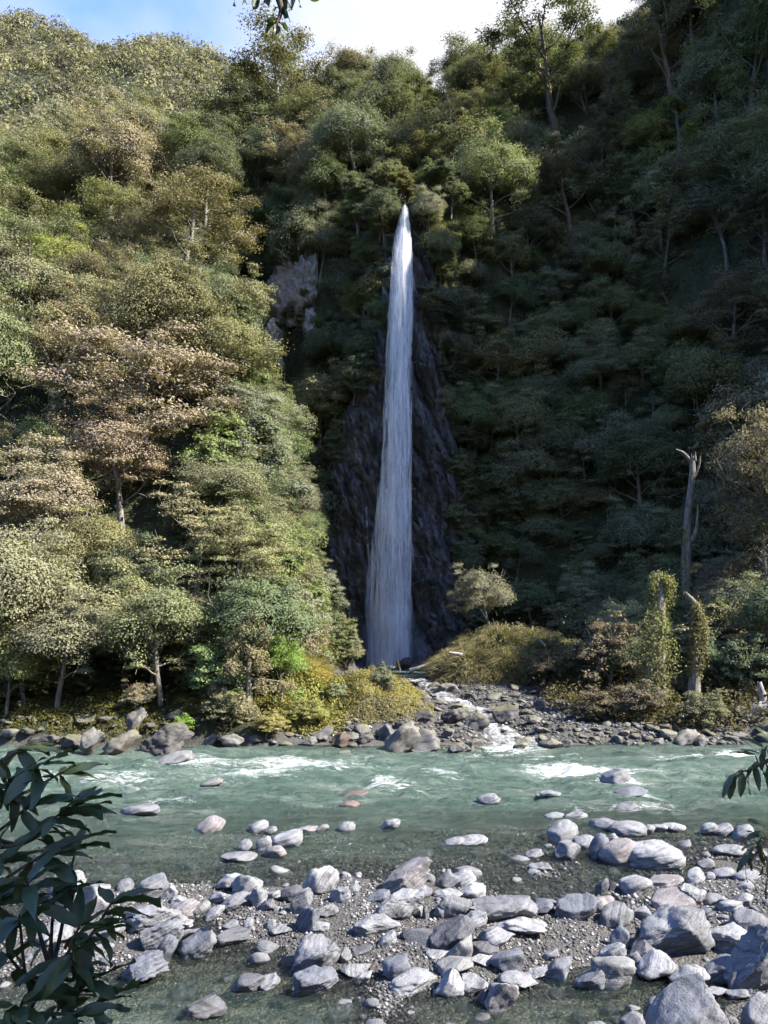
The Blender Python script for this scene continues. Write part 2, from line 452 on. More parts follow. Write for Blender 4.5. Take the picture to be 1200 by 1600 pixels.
# river water
m = Mat('river_water')
c = m.coord()
depth = m.attr('depth'); foam = m.attr('foam')
turbid = m.math('SUBTRACT', 1.0, m.math('POWER', 2.718, m.math('MULTIPLY', m.math('POWER', depth, 1.3), -1.7)))
tr = m.n('ShaderNodeBsdfTransparent'); tr.inputs[0].default_value = (.90, .95, .92, 1)
df = m.n('ShaderNodeBsdfDiffuse')
m.l(m.ramp(m.noise(m.mapping(c, (.32, 1.1, 1)), 1.3, 7, .66, .8), [(.32, (.050, .092, .075)), (.5, (.096, .146, .120)), (.7, (.195, .235, .205))]), df.inputs[0])
rip = m.math('ADD', m.noise(m.mapping(c, (.9, 2.0, 1)), 2.6, 6, .62, .8), m.math('MULTIPLY', m.noise(m.mapping(c, (1.0, 1.6, 1)), 11, 4), .4))
nrm = m.bump(rip, 1.0, .34); m.l(nrm, df.inputs['Normal'])
w1 = m.n('ShaderNodeMixShader'); m.l(turbid, w1.inputs[0]); m.l(tr.outputs[0], w1.inputs[1]); m.l(df.outputs[0], w1.inputs[2])
gl = m.n('ShaderNodeBsdfGlossy', Roughness=.16); m.l(nrm, gl.inputs['Normal'])
fr = m.n('ShaderNodeFresnel', IOR=1.33); m.l(nrm, fr.inputs['Normal'])
w2 = m.n('ShaderNodeMixShader'); m.l(fr.outputs[0], w2.inputs[0]); m.l(w1.outputs[0], w2.inputs[1]); m.l(gl.outputs[0], w2.inputs[2])
s1_ = m.noise(m.mapping(c, (.62, 2.9, 1)), 2.0, 8, .7, 1.4)
s2_ = m.noise(m.mapping(c, (2.2, 3.4, 1)), 7.0, 4, .7, .6)
fs = m.math('MULTIPLY', m.math('SUBTRACT', m.math('ADD', m.math('MULTIPLY', s1_, .62), m.math('MULTIPLY', s2_, .38)), .5), 2.1)
ff = m.math('MULTIPLY', m.math('SUBTRACT', m.math('ADD', m.math('MULTIPLY', foam, .62), fs), .42), 2.2, True)
fo = m.n('ShaderNodeBsdfDiffuse'); fo.inputs[0].default_value = (.55, .57, .57, 1)
w3 = m.n('ShaderNodeMixShader'); m.l(ff, w3.inputs[0]); m.l(w2.outputs[0], w3.inputs[1]); m.l(fo.outputs[0], w3.inputs[2])
m.surf(w3.outputs[0])
M_RIVER = m.m

# white water: streaky veil, thin at the rim
def white_water(name, scale, lo, hi, col=(.80, .82, .86), edge=True):
    m = Mat(name)
    c = m.coord()
    n = m.math('ADD', m.math('MULTIPLY', m.noise(m.mapping(c, scale), 1.0, 6, .62, .4), .75), m.math('MULTIPLY', m.noise(m.mapping(c, tuple(4 * s for s in scale)), 1.0, 4, .6), .25))
    dens = m.attr('density')
    a = m.math('MULTIPLY', m.math('SUBTRACT', m.math('ADD', n, m.math('MULTIPLY', dens, .6)), lo), 1.0 / (hi - lo), True)
    d = m.n('ShaderNodeBsdfDiffuse'); d.inputs[0].default_value = (*col, 1)
    t = m.n('ShaderNodeBsdfTranslucent'); t.inputs[0].default_value = (*col, 1)
    mx = m.n('ShaderNodeMixShader', Fac=.45); m.l(d.outputs[0], mx.inputs[1]); m.l(t.outputs[0], mx.inputs[2])
    tp = m.n('ShaderNodeBsdfTransparent')
    ma = m.n('ShaderNodeMixShader'); m.l(a, ma.inputs[0]); m.l(tp.outputs[0], ma.inputs[1]); m.l(mx.outputs[0], ma.inputs[2])
    m.surf(ma.outputs[0])
    return m.m
M_FALL = white_water('falling_water', (3.4, 1.0, .17), 0.38, .84, (.93, .94, .96))
M_STRAND = white_water('falling_strands', (2.0, 1.0, .5), .2, 1.0, (.88, .89, .92))
M_CREEK = white_water('creek_water', (2.4, 1.1, 1.2), .42, .82, (.78, .80, .82))

# ------------------------------------------------------------------ terrain sheet
def axis(segs):
    out = []
    for a, b, s in segs: out.append(np.arange(a, b - 1e-6, s))
    out.append([segs[-1][1]]); return np.concatenate(out)
XS = axis([(-1500, -300, 60), (-300, -100, 12), (-100, -40, 3), (-40, -18, .8), (-18, 18, .3), (18, 40, .8), (40, 100, 3), (100, 300, 12), (300, 1500, 60)])
YS = axis([(-500, -60, 40), (-60, 0, 4), (0, 9, .5), (9, 36, .18), (36, 72, .5), (72, 120, 1.0), (120, 320, 6), (320, 1500, 60)])
GX, GY = np.meshgrid(XS, YS, indexing='ij')
GZ = height(GX, GY)
def gridf(nx, ny):
    i = np.arange(nx - 1)[:, None] * ny; j = np.arange(ny - 1)[None, :]
    return np.stack([i + j, i + ny + j, i + ny + j + 1, i + j + 1], -1).reshape(-1, 4)
forest_mask = np.clip((GZ - 1.5 - .03 * np.clip(GY - 32, 0, 30)) / .7, 0, 1) * (GY > 31) + np.clip((GZ - .7) / .6, 0, 1) * (GY < 9.5)
forest_mask = np.where((GY > 31) & (GX < -4.3), np.clip((GZ - .2) / .3, 0, 1), forest_mask)
terr = link('terrain', new_mesh('terrain', np.stack([GX, GY, GZ], -1), gridf(len(XS), len(YS)), M_GROUND, True, {'forest': ('POINT', np.clip(forest_mask, 0, 1).ravel()), 'bed': ('POINT', np.clip((-GZ - .03) / .12, 0, 1).ravel())}))
tag(terr, kind='structure')
height_exact = height
def height(x, y):
    """height of the terrain sheet itself"""
    x = np.asarray(x, float); y = np.asarray(y, float)
    x, y = np.broadcast_arrays(x, y)
    i = np.clip(np.searchsorted(XS, x) - 1, 0, len(XS) - 2); j = np.clip(np.searchsorted(YS, y) - 1, 0, len(YS) - 2)
    fx = np.clip((x - XS[i]) / (XS[i + 1] - XS[i]), 0, 1); fy = np.clip((y - YS[j]) / (YS[j + 1] - YS[j]), 0, 1)
    return (GZ[i, j] * (1 - fx) + GZ[i + 1, j] * fx) * (1 - fy) + (GZ[i, j + 1] * (1 - fx) + GZ[i + 1, j + 1] * fx) * fy

# ------------------------------------------------------------------ river surface
FOAM = [  # px, py, rx px, ry px, strength
 (470,1197,110,9,.95),(400,1212,90,9,.9),(345,1226,55,6,.6),(325,1197,70,8,.9),(185,1218,70,13,.9),(230,1235,60,7,.6),(270,1252,60,7,.75),(235,1262,60,5,.5),
 (150,1232,50,6,.5),(600,1226,45,9,.9),(575,1236,30,8,.7),(690,1214,55,8,.8),(645,1244,40,6,.6),(900,1205,85,10,1.1),(990,1206,90,7,.8),(1080,1185,90,6,.8),
 (1148,1183,34,6,1.2),(1010,1265,80,10,.75),(930,1268,60,8,.6),(790,1172,70,8,1.0),(740,1180,60,6,.6),(520,1325,26,10,.55),(860,1184,70,5,.7),(820,1198,60,5,.5),
 (1060,1232,40,5,.5),(900,1282,50,5,.5),(775,1245,40,6,.45),(560,1190,60,5,.55),(660,1185,60,4,.4),(330,1265,60,5,.5),(1000,1290,60,4,.4),(890,1232,50,6,.5),(700,1235,40,5,.4),(620,1262,60,4,.3),(60,1215,60,12,.7),(60,1245,60,10,.5),
 (268,1193,50,5,.8),(330,1226,34,4,.6),(215,1272,48,6,.6),(546,1260,30,4,.5),(648,1247,26,4,.6),(765,1254,34,4,.7),(862,1244,34,4,.6),(967,1226,48,5,1.0),(988,1244,54,5,.8),(980,1266,36,4,.7),(868,1278,28,3,.5),(902,1280,34,3,.5),(325,1300,36,3,.45),(450,1322,40,3,.4),(610,1296,26,3,.4),(940,1296,60,3,.5),
 (430,1180,80,4,.5),(250,1200,70,5,.6),(1120,1200,70,4,.5),(1080,1215,60,4,.45),(720,1195,60,4,.5),(500,1240,60,4,.35),(420,1250,70,4,.4),(840,1262,50,4,.45),(1100,1250,60,4,.35)]
wx = axis([(-60, -18, 2), (-18, 18, .12), (18, 60, 2)]); wy = axis([(7.5, 33.6, .1)])
WX, WY = np.meshgrid(wx, wy, indexing='ij')
FOAM_GLINT = np.zeros_like(WX)
for px, py, rx, ry, s in FOAM:
    d = ray(px, py); Yc = -CAM_Z * d[1] / d[2]; Xc = d[0] / d[1] * Yc
    d2 = ray(px, py - ry); Yr = abs(-CAM_Z * d2[1] / d2[2] - Yc)
    FOAM_GLINT = np.maximum(FOAM_GLINT, s * gauss(WX, WY, Xc, Yc, rx / FPX * Yc * 1.25, Yr * 1.45, 2.0))
HB = height(WX, WY)
DEPTH = np.clip(-HB, 0, 3)
FOAM_GLINT = np.maximum(FOAM_GLINT, .22 * np.clip(DEPTH - .3, 0, 1) * (1 + .6 * fbm(WX * .25, WY * .5, 0, 83, 2)))  # faint streaks over deep water: ripple sparkle painted in as foam
rough_w = np.clip(DEPTH * 1.1, .06, 1.0)
WZ = rough_w * (.11 * fbm(WX * .6, WY * 1.1, 0, 81, 3) + .10 * fbm(WX * 1.4, WY * 2.2, 0, 85, 3)) + FOAM_GLINT * (.10 + .06 * fbm(WX * 3, WY * 5, 0, 88, 3)) * np.clip(DEPTH * 2, 0, 1)
WZ = WZ * np.clip((33.2 - WY) / 1.0, 0, 1)
river = link('river', new_mesh('river', np.stack([WX, WY, WZ], -1), gridf(len(wx), len(wy)), M_RIVER, True,
      {'depth': ('POINT', DEPTH.ravel()), 'foam': ('POINT', FOAM_GLINT.ravel())}))
tag(river, kind='structure')

# ------------------------------------------------------------------ cliff behind the fall
CPY = np.array([288, 312, 400, 500, 560, 600, 650, 700, 760, 800, 860, 930, 1000, 1040])
CXL = np.array([614, 612, 604, 592, 580, 566, 545, 528, 512, 508, 504, 500, 484, 476]) - 16
CXR = np.array([656, 660, 668, 676, 688, 694, 704, 712, 716, 718, 722, 730, 742, 748]) + 16
CLY = 62.0
cz = np.array([at(600, p, CLY + 1.5)[2] for p in CPY]); cxl = np.array([at(p, q, CLY + 1.5)[0] for p, q in zip(CXL, CPY)]); cxr = np.array([at(p, q, CLY + 1.5)[0] for p, q in zip(CXR, CPY)])
o_ = np.argsort(cz); cz, cxl, cxr = cz[o_], cxl[o_], cxr[o_]
FTOP_ = cz.max()
def cliff_y(x, z):
    l = np.interp(z, cz, cxl); r = np.interp(z, cz, cxr)
    s = np.clip((x - l) / (r - l), 0, 1) * 2 - 1
    y = CLY + .085 * z + 2.6 * np.abs(s) ** 5 + .25 * s * s + 2.5 * np.clip((z - FTOP_ + 1.6) / 1.6, 0, 1) ** 2
    y = y + 1.6 * np.exp(-((x - 1.82) / .55) ** 2) * np.clip((z - FTOP_ + 3.0) / 2.2, 0, 1)
    # slanting slabs and ledges
    q = x + .28 * z
    slab = np.abs(fbm(q * .55, z * .11, 0, 101, 3))
    y = y - 1.0 * slab + .4 * fbm(q * 1.5, z * .5, 0, 105, 4) 
    cr = np.abs(fbm(q * 2.2, z * .7, 0, 111, 4)); y = y + .9 * np.clip(.25 - cr, 0, 1)
    st = z * .9 + .5 * x + 1.3 * vnoise(x * .5, z * .3, 0, 115)
    y = y - .4 * (st - np.floor(st))
    return y
nu, nv = 160, 460
zz = np.linspace(.6, cz.max(), nv); ss = np.linspace(0, 1, nu)
SS, ZZ = np.meshgrid(ss, zz, indexing='ij')
XXc = np.interp(ZZ, cz, cxl) * (1 - SS) + np.interp(ZZ, cz, cxr) * SS
cliff = link('cliff', new_mesh('cliff', np.stack([XXc, cliff_y(XXc, ZZ), ZZ], -1), gridf(nu, nv), M_CLIFF, False))
tag(cliff, kind='structure')

# ------------------------------------------------------------------ waterfall
FPY = np.array([294, 318, 360, 420, 500, 600, 650, 700, 760, 820, 860, 900, 950, 1000, 1040])
FXL = np.array([631, 626, 619, 613, 610, 605, 602, 600, 595, 588, 583, 580, 578, 579, 578])
FXR = np.array([636, 640, 643, 645, 644, 642, 641, 641, 641, 641, 641, 640, 639, 640, 640])
FY = CLY - .2
fz = np.array([at(600, p, FY)[2] for p in FPY]); fxl = np.array([at(p, q, FY)[0] for p, q in zip(FXL, FPY)]); fxr = np.array([at(p, q, FY)[0] for p, q in zip(FXR, FPY)])
o_ = np.argsort(fz); fz, fxl, fxr = fz[o_], fxl[o_], fxr[o_]
fz[0] = 1.35
FTOP = fz[-1]
def fall_y(z):
    t = np.clip((FTOP - z) / 10, 0, 1)
    back = 1.5 * np.clip(1 - (FTOP - z) / .7, 0, 1) ** 2
    return CLY + .085 * z - 1.15 - .9 * np.sqrt(t) + back
fall = empty('waterfall', (0, 0, 0))
tag(fall, 'tall white waterfall dropping down the dark cliff into the pool', 'waterfall')
rgf = np.random.default_rng(11)
for layer in range(6):
    nu, nv = 18, 190
    zz = np.linspace(fz[0], FTOP, nv); ss = np.linspace(0, 1, nu)
    S, Z = np.meshgrid(ss, zz, indexing='ij')
    l = np.interp(Z, fz, fxl); r = np.interp(Z, fz, fxr)
    w = (r - l); shrink = [1.0, .92, .82, 1.12, .7, .95][layer]
    mid = (l + r) / 2 + .05 * w * rgf.normal()
    X = mid + (S - .5) * w * shrink + .10 * fbm(Z * .35, S * 1.5, layer, 121, 3)
    bulge = .55 * (1 - (2 * S - 1) ** 2)
    Y = fall_y(Z) - bulge * [.3, .6, 1.0, .05, 1.25, .8][layer] + .18 * fbm(X * 2.2, Z * .22, layer * 3., 125, 4) - .06 * layer
    dens = (1 - np.abs(2 * S - 1) ** 1.3) * 1.25 * [.75, .6, .62, .28, .55, .5][layer]
    top = np.clip((FTOP - Z) / 2.2, 0, 1)
    gap = np.clip((9 - Z) / 6, 0, 1) * .12                      # the veil opens up towards the foot
    dens = dens + .22 * fbm(X * 1.4 + layer * 3, Z * .16, layer * 2., 127, 3) - .30 * np.exp(-((S - .52 - .06 * np.sin(Z * .5)) / .07) ** 2) * np.clip((11 - Z) / 6, 0, 1) - gap + .12 * (1 - np.clip((FTOP - Z) / 18, 0, 1)) - .55 * (1 - top) 
    link('water_sheet', new_mesh('water_sheet', np.stack([X, Y, Z], -1), gridf(nu, nv), M_FALL, True, {'density': ('POINT', dens.ravel())}), fall)
# single strands and droplets thrown clear of the sheet
g = Geo()
for k in range(950):
    z0 = fz[0] + (FTOP - fz[0]) * rgf.random() ** 1.1
    ln = rgf.uniform(.5, 2.4)
    s = np.clip(rgf.normal(.5, .27), -.05, 1.05)
    zz = np.linspace(z0, max(fz[0], z0 - ln), 6)
    xx = np.interp(zz, fz, fxl) * (1 - s) + np.interp(zz, fz, fxr) * s + .05 * rgf.normal() + .04 * np.cumsum(rgf.normal(size=6)) * .5
    yy = fall_y(zz) - .55 * (1 - (2 * s - 1) ** 2) * 1.3 - .1 * rgf.random()
    w = rgf.uniform(.012, .045) * np.sin(np.linspace(.15, 3.0, 6))
    V = np.stack([np.stack([xx - w, yy, zz], -1), np.stack([xx + w, yy - .01, zz], -1)], 1).reshape(-1, 3)
    i = np.arange(5)[:, None] * 2
    g.add(V, np.concatenate([i, i + 1, i + 3, i + 2], 1), .75)
st = link('water_strands', g.mesh('water_strands', M_STRAND, True, 'density'), fall); st['kind'] = 'stuff'
# thin side trickles over the ledges
for tr_ in ([(572,790),(574,840),(579,905),(582,915)], [(545,950),(548,975),(549,1010),(546,1035)], [(566,905),(580,912),(584,930),(582,1000)], [(602,640),(600,720),(592,790),(588,815)], [(641,920),(643,960),(640,1020)], [(575,868),(583,880),(592,900)]):
    P = []
    for px, py in tr_:
        p = at(px, py, 62.2); p[1] = cliff_y(p[0], p[2]) - .12; P.append(p)
    P = curve(P, 24)
    w = .05 + .03 * rgf.random(len(P))
    V = np.stack([P - np.stack([w, 0 * w, 0 * w], -1), P + np.stack([w, -.04 + 0 * w, 0 * w], -1)], 1).reshape(-1, 3)
    i = np.arange(len(P) - 1)[:, None] * 2
    link('side_trickle', new_mesh('side_trickle', V, np.concatenate([i, i + 1, i + 3, i + 2], 1), M_STRAND, True, {'density': ('POINT', np.full(len(V), .6))}), fall)
# plunge pool
pw = axis([(-5.5, 6.5, .15)]); pv = axis([(50.5, 63.0, .15)])
PX, PY = np.meshgrid(pw, pv, indexing='ij')
pf = gauss(PX, PY, .2, 60.8, 2.3, 1.6) * 1.1 + .5 * gauss(PX, PY, -2.6, 61.4, 1.6, .7)
pool = link('plunge_pool', new_mesh('plunge_pool', np.stack([PX, PY, 1.42 + .03 * fbm(PX * 2, PY * 2, 0, 131, 3) + .12 * pf * (1 + .5 * fbm(PX * 4, PY * 4, 0, 133, 2))], -1), gridf(len(pw), len(pv)), M_RIVER, True,
     {'depth': ('POINT', np.full(PX.size, .7)), 'foam': ('POINT', pf.ravel())}))
tag(pool, kind='structure')
# spray hanging round the foot of the fall
m = Mat('spray'); v = m.n('ShaderNodeVolumePrincipled', Density=.13); v.inputs['Color'].default_value = (.93, .95, 1, 1); v.inputs['Anisotropy'].default_value = .2
m.l(v.outputs[0], m.out.inputs['Volume']); M_SPRAY = m.m
def icosphere(sub):
    bm = bmesh.new(); bmesh.ops.create_icosphere(bm, subdivisions=sub, radius=1)
    V = np.array([v.co[:] for v in bm.verts]); F = np.array([[v.index for v in f.verts] for f in bm.faces]); bm.free()
    return V, F
ICO = {s: icosphere(s) for s in (1, 2, 3, 4, 5)}
for (cx_, cy__, cz_, a, b, c_) in ((.3, 60.3, 2.6, 3.4, 1.5, 2.6), (.3, 60.4, 5.5, 2.1, 1.1, 6.5)):
    V, F = ICO[3]
    V = V * (1 + .12 * fbm(V[:, 0] * 2, V[:, 1] * 2, V[:, 2] * 2, 141, 3))[:, None]
    sp = link('spray', new_mesh('spray', V * np.array([a, b, c_]), F, M_SPRAY, True), None, (cx_, cy__, cz_))
    tag(sp, 'thin white spray hanging round the foot of the waterfall', 'spray', kind='stuff')

# ------------------------------------------------------------------ creek from the pool to the river
cyv = np.linspace(31.0, 54, 150); cuv = np.linspace(-1, 1, 22)
CU, CYv = np.meshgrid(cuv, cyv, indexing='ij')
cw = np.interp(CYv, [31, 33, 35, 38, 41, 46, 54], [1.4, .9, .6, .65, .5, .55, 1.1])
CXv = creek_x(CYv) + CU * cw
base = height(creek_x(CYv), CYv)
CZv = base + .36 + .07 * fbm(CXv * 2.2, CYv * 2.2, 0, 151, 4) - .05 * CU ** 2
CZv = np.where(CYv < 32.4, np.minimum(CZv, .10 + .05 * fbm(CXv * 3, CYv * 3, 0, 152, 2)), CZv)
dens = .30 * (1 - CU ** 2) + .3 * np.exp(-((CYv - 35.2) / 1.8) ** 2) + .25 * np.exp(-((CYv - 32.6) / .9) ** 2) + .1 * np.exp(-((CYv - 43) / 3) ** 2) - .1
creek = link('creek', new_mesh('creek', np.stack([CXv, CYv, CZv], -1), gridf(22, 150), M_CREEK, True, {'density': ('POINT', dens.ravel())}))
tag(creek, kind='structure')

# ------------------------------------------------------------------ rocks
def rock_mesh(seed, sub, rad, mat, facets=9, rough=.05, lam=.04, round_=2.6, tiltx=None, sharp=.5):
    """a schist block: a slab along its layering, cut by flat faces, roughened, fitted to the radii"""
    rg = np.random.default_rng(seed)
    D, F = ICO[sub]
    rad = np.asarray(rad, float)
    tl = tiltx if tiltx is not None else rg.uniform(-.6, .6)
    P = D / (np.sum(np.abs(D) ** round_, axis=1, keepdims=True) ** (1 / round_))
    P = P * np.array([1, .85, rg.uniform(.5, .8)])
    for k in range(facets):
        n = unit(1, rg)[0] * np.array([1, 1, 1.3]); n /= np.linalg.norm(n)
        sup = np.max(P @ n)
        d = sup * rg.uniform(1 - .42 * sharp - .1, .96)
        s = P @ n
        P = P - n * (np.clip(s - d, 0, None) * .97)[:, None]
    ct, st_ = math.cos(tl), math.sin(tl)
    yaw = rg.normal() * .35; cw_, sw_ = math.cos(yaw), math.sin(yaw)
    Rm = np.array([[cw_, -sw_, 0], [sw_, cw_, 0], [0, 0, 1]]) @ np.array([[ct, 0, -st_], [0, 1, 0], [st_, 0, ct]])
    ax = Rm @ np.array([0, 0, 1.0])
    P = P @ Rm.T
    lo, hi = P.min(0), P.max(0)
    P = (P - (lo + hi) / 2) / ((hi - lo) / 2)
    off = rg.uniform(0, 50, 3)
    q = P * 1.5 + off
    rn = fbm(q[:, 0], q[:, 1], q[:, 2], seed % 97, 5, .58)
    rd = np.abs(fbm(q[:, 0] * 1.4, q[:, 1] * 1.4, q[:, 2] * 1.4, seed % 83 + 3, 4, .6))
    P = P * (1 + rough * (1.3 * rn - 2.2 * np.clip(.22 - rd, 0, 1)))[:, None]
    W = P * rad
    sc = rad.mean()
    bnd = W @ ax + .06 * sc * fbm(q[:, 0], q[:, 1], q[:, 2], 7, 3)
    st = fbm(bnd * 5.0 / sc + off[0], 0.5, 0, 9, 4, .65)
    W = W * (1 + lam * st)[:, None]
    lo, hi = W.min(0), W.max(0); W = (W - (lo + hi) / 2) / ((hi - lo) / 2) * rad
    return new_mesh('rock', W, F, mat, True, {'band': ('POINT', bnd)})

TONE = {'P': (1.04, 1.045, 1.06), 'G': (.78, .79, .82), 'B': (.58, .61, .69), 'D': (.46, .46, .48), 'K': (1.05, .95, .92), 'T': (.95, .93, .89), 'R': (.66, .48, .42), 'W': (1.28, 1.28, 1.28), 'M': (.75, .72, .62)}
LAMS = {}
ROCK_SPOTS = []
def rock_at(px, bottom, w, h, tone, label, tilt=None, mat=None, sub=None, name='boulder', cat='boulder', group=None, facets=None, lam=.04, round_=2.6, sink=.18, water=False, rough=.05, sharp=.5):
    seed = int(px * 7 + bottom * 13)
    g_ = ground(px, bottom)
    if g_ is None: return None
    if water or g_[2] < 0:
        d = ray(px, bottom); Y = -CAM_Z * d[1] / d[2]; g_ = np.array([d[0] / d[1] * Y, Y, 0.0])
    dist = np.linalg.norm(g_ - np.array([0, 0, CAM_Z]))
    ww = w / FPX * dist; hh = h / FPX * dist
    rx = ww / 2 * .98
    dep = math.atan2(CAM_Z - g_[2], g_[1])
    ry = rx * .78
    rz = max(.5 * (hh - ry * math.sin(dep) * 1.0) / math.cos(dep) * .92, rx * .22)
    rz = rz / (1 - sink * .5)
    sub = sub or (5 if w > 62 else 4)
    tl = R(random.choice([18, 25, 32, 40])) if tilt is None else R(tilt)
    me = rock_mesh(seed, sub, (rx, ry, rz), mat or M_SCHIST, facets or 9, rough, lam, round_, tl, sharp)
    zc_ = g_[2] + rz * (1 - 2 * sink)
    o = link(name, me, None, (g_[0], g_[1] + ry * .75, zc_), (0, 0, 0), None, TONE[tone])
    o.rotation_euler = (random.uniform(-.08, .08), random.uniform(-.12, .12), random.uniform(-.25, .25))
    tag(o, label, cat, group)
    ROCK_SPOTS.append((g_[0], g_[1] + ry * .75, max(rx, ry)))
    return o

RIVER_ROCKS = [
 (268,1196,62,24,'T','brown rock breaking the current below the largest bank boulder'),
 (330,1228,34,13,'T','small brown rock awash in the rapid, mid-river on the left'),
 (215,1277,54,24,'G','grey boulder with water sliding over it, left part of the river'),
 (325,1303,44,30,'K','pale pinkish boulder alone in the shallows, left of the banded group'),
 (402,1301,31,21,'P','pale oval rock behind the banded slab in the left shallows'),
 (423,1303,18,13,'P','small pale rock beside the pale oval one in the left shallows'),
 (447,1326,46,33,'W','white banded slab, largest of the group in the left shallows'),
 (411,1331,23,27,'P','upright pale rock leaning on the white banded slab'),
 (429,1341,33,22,'K','pinkish brown rock in front of the white banded slab'),
 (381,1329,22,18,'G','small dark-footed grey rock left of the banded group'),
 (370,1347,54,18,'G','low grey slab awash in front of the banded group'),
 (478,1301,36,12,'K','flat pinkish rock in the row of stones behind mid shallows'),
 (503,1301,21,14,'T','small tan rock in the row of stones behind mid shallows'),
 (541,1301,28,19,'P','rounded pale rock ending the row of stones behind mid shallows'),
 (610,1298,29,22,'P','lone pale rock standing in green water above the big cone boulder'),
 (546,1263,34,15,'R','reddish brown rock breaking the surface in mid-river'),
 (556,1247,40,9,'R','brown hump of rock just covered by mid-river water'),
 (648,1249,22,12,'G','small grey rock in white water left of mid-river'),
 (668,1217,44,10,'D','dark rock under a white ripple near the far bank'),
 (765,1257,36,18,'G','grey rock with white wake right of mid-river'),
 (862,1247,32,14,'P','pale rock awash left of the tall river boulder'),
 (967,1230,44,34,'G','tall grey boulder standing in the white rapid at right'),
 (988,1247,54,20,'B','low grey rock in front of the tall river boulder'),
 (980,1269,32,16,'G','grey rock below the pair in the right rapid'),
 (868,1280,30,11,'P','small pale rock at the left end of the right stony bar'),
 (902,1282,36,15,'P','pale flat rock on the right stony bar'),
 (712,1322,36,14,'P','left one of two flat pale rocks in the middle shallows'),
 (739,1322,48,17,'W','longer one of two flat pale rocks in the middle shallows'),
 (883,1316,48,36,'P','rounded pale boulder at the back of the right boulder cluster'),
 (890,1343,40,30,'G','rounded grey boulder at the front left of the right cluster'),
 (918,1324,34,20,'P','pale slab between the rounded boulders of the right cluster'),
 (939,1342,34,42,'B','upright split blade of grey rock in the right cluster'),
 (958,1322,26,22,'T','tan rock wedged behind the split blade in the right cluster'),
 (975,1352,58,44,'K','blocky pinkish grey boulder beside the big white one'),
 (1031,1357,84,44,'W','largest white angular boulder in the shallows at right'),
 (951,1299,48,22,'G','long grey rock leaning at the back of the right bar'),
 (986,1306,54,24,'P','broad pale rock above the blocky pinkish boulder'),
 (1015,1303,20,15,'P','small pale rock in line behind the largest white boulder'),
 (1031,1299,27,13,'P','oval pale rock in line behind the largest white boulder'),
 (1057,1299,32,13,'W','right oval white rock in line behind the largest white boulder'),
 (1112,1305,24,20,'P','left of the twin pale rocks near the right edge'),
 (1134,1306,28,20,'P','right of the twin pale rocks near the right edge'),
 (1166,1312,30,25,'P','pale rock by the hanging leaves at the right edge'),
 (836,1340,28,14,'P','small pale rock left of the right cluster'),
 (846,1360,34,10,'G','flat grey rock awash below the right cluster'),
 (943,1398,20,27,'D','upright dark stone casting a shadow in the shallows'),
 (958,1394,11,16,'D','thin upright stone beside the upright dark one'),
 (999,1399,46,33,'W','white banded dome in the shallows above the gravel'),
 (1045,1388,54,18,'K','long flat pinkish rock beside the white banded dome'),
 (1090,1381,28,25,'W','bright white lump right of the flat pinkish rock'),
 (1111,1376,18,14,'P','small rock right of the bright white lump'),
 (1137,1374,32,17,'P','pale rock in the right shallows near the edge'),
 (1172,1378,38,18,'P','flat pale rock by the right edge shallows'),
 (1168,1396,22,20,'W','small round white rock by the right edge'),
 (1145,1338,46,20,'P','pale slab in shallows left of the lower hanging leaves'),
]
for r in RIVER_ROCKS:
    rock_at(*r[:5], r[5], sink=.26, water=True)

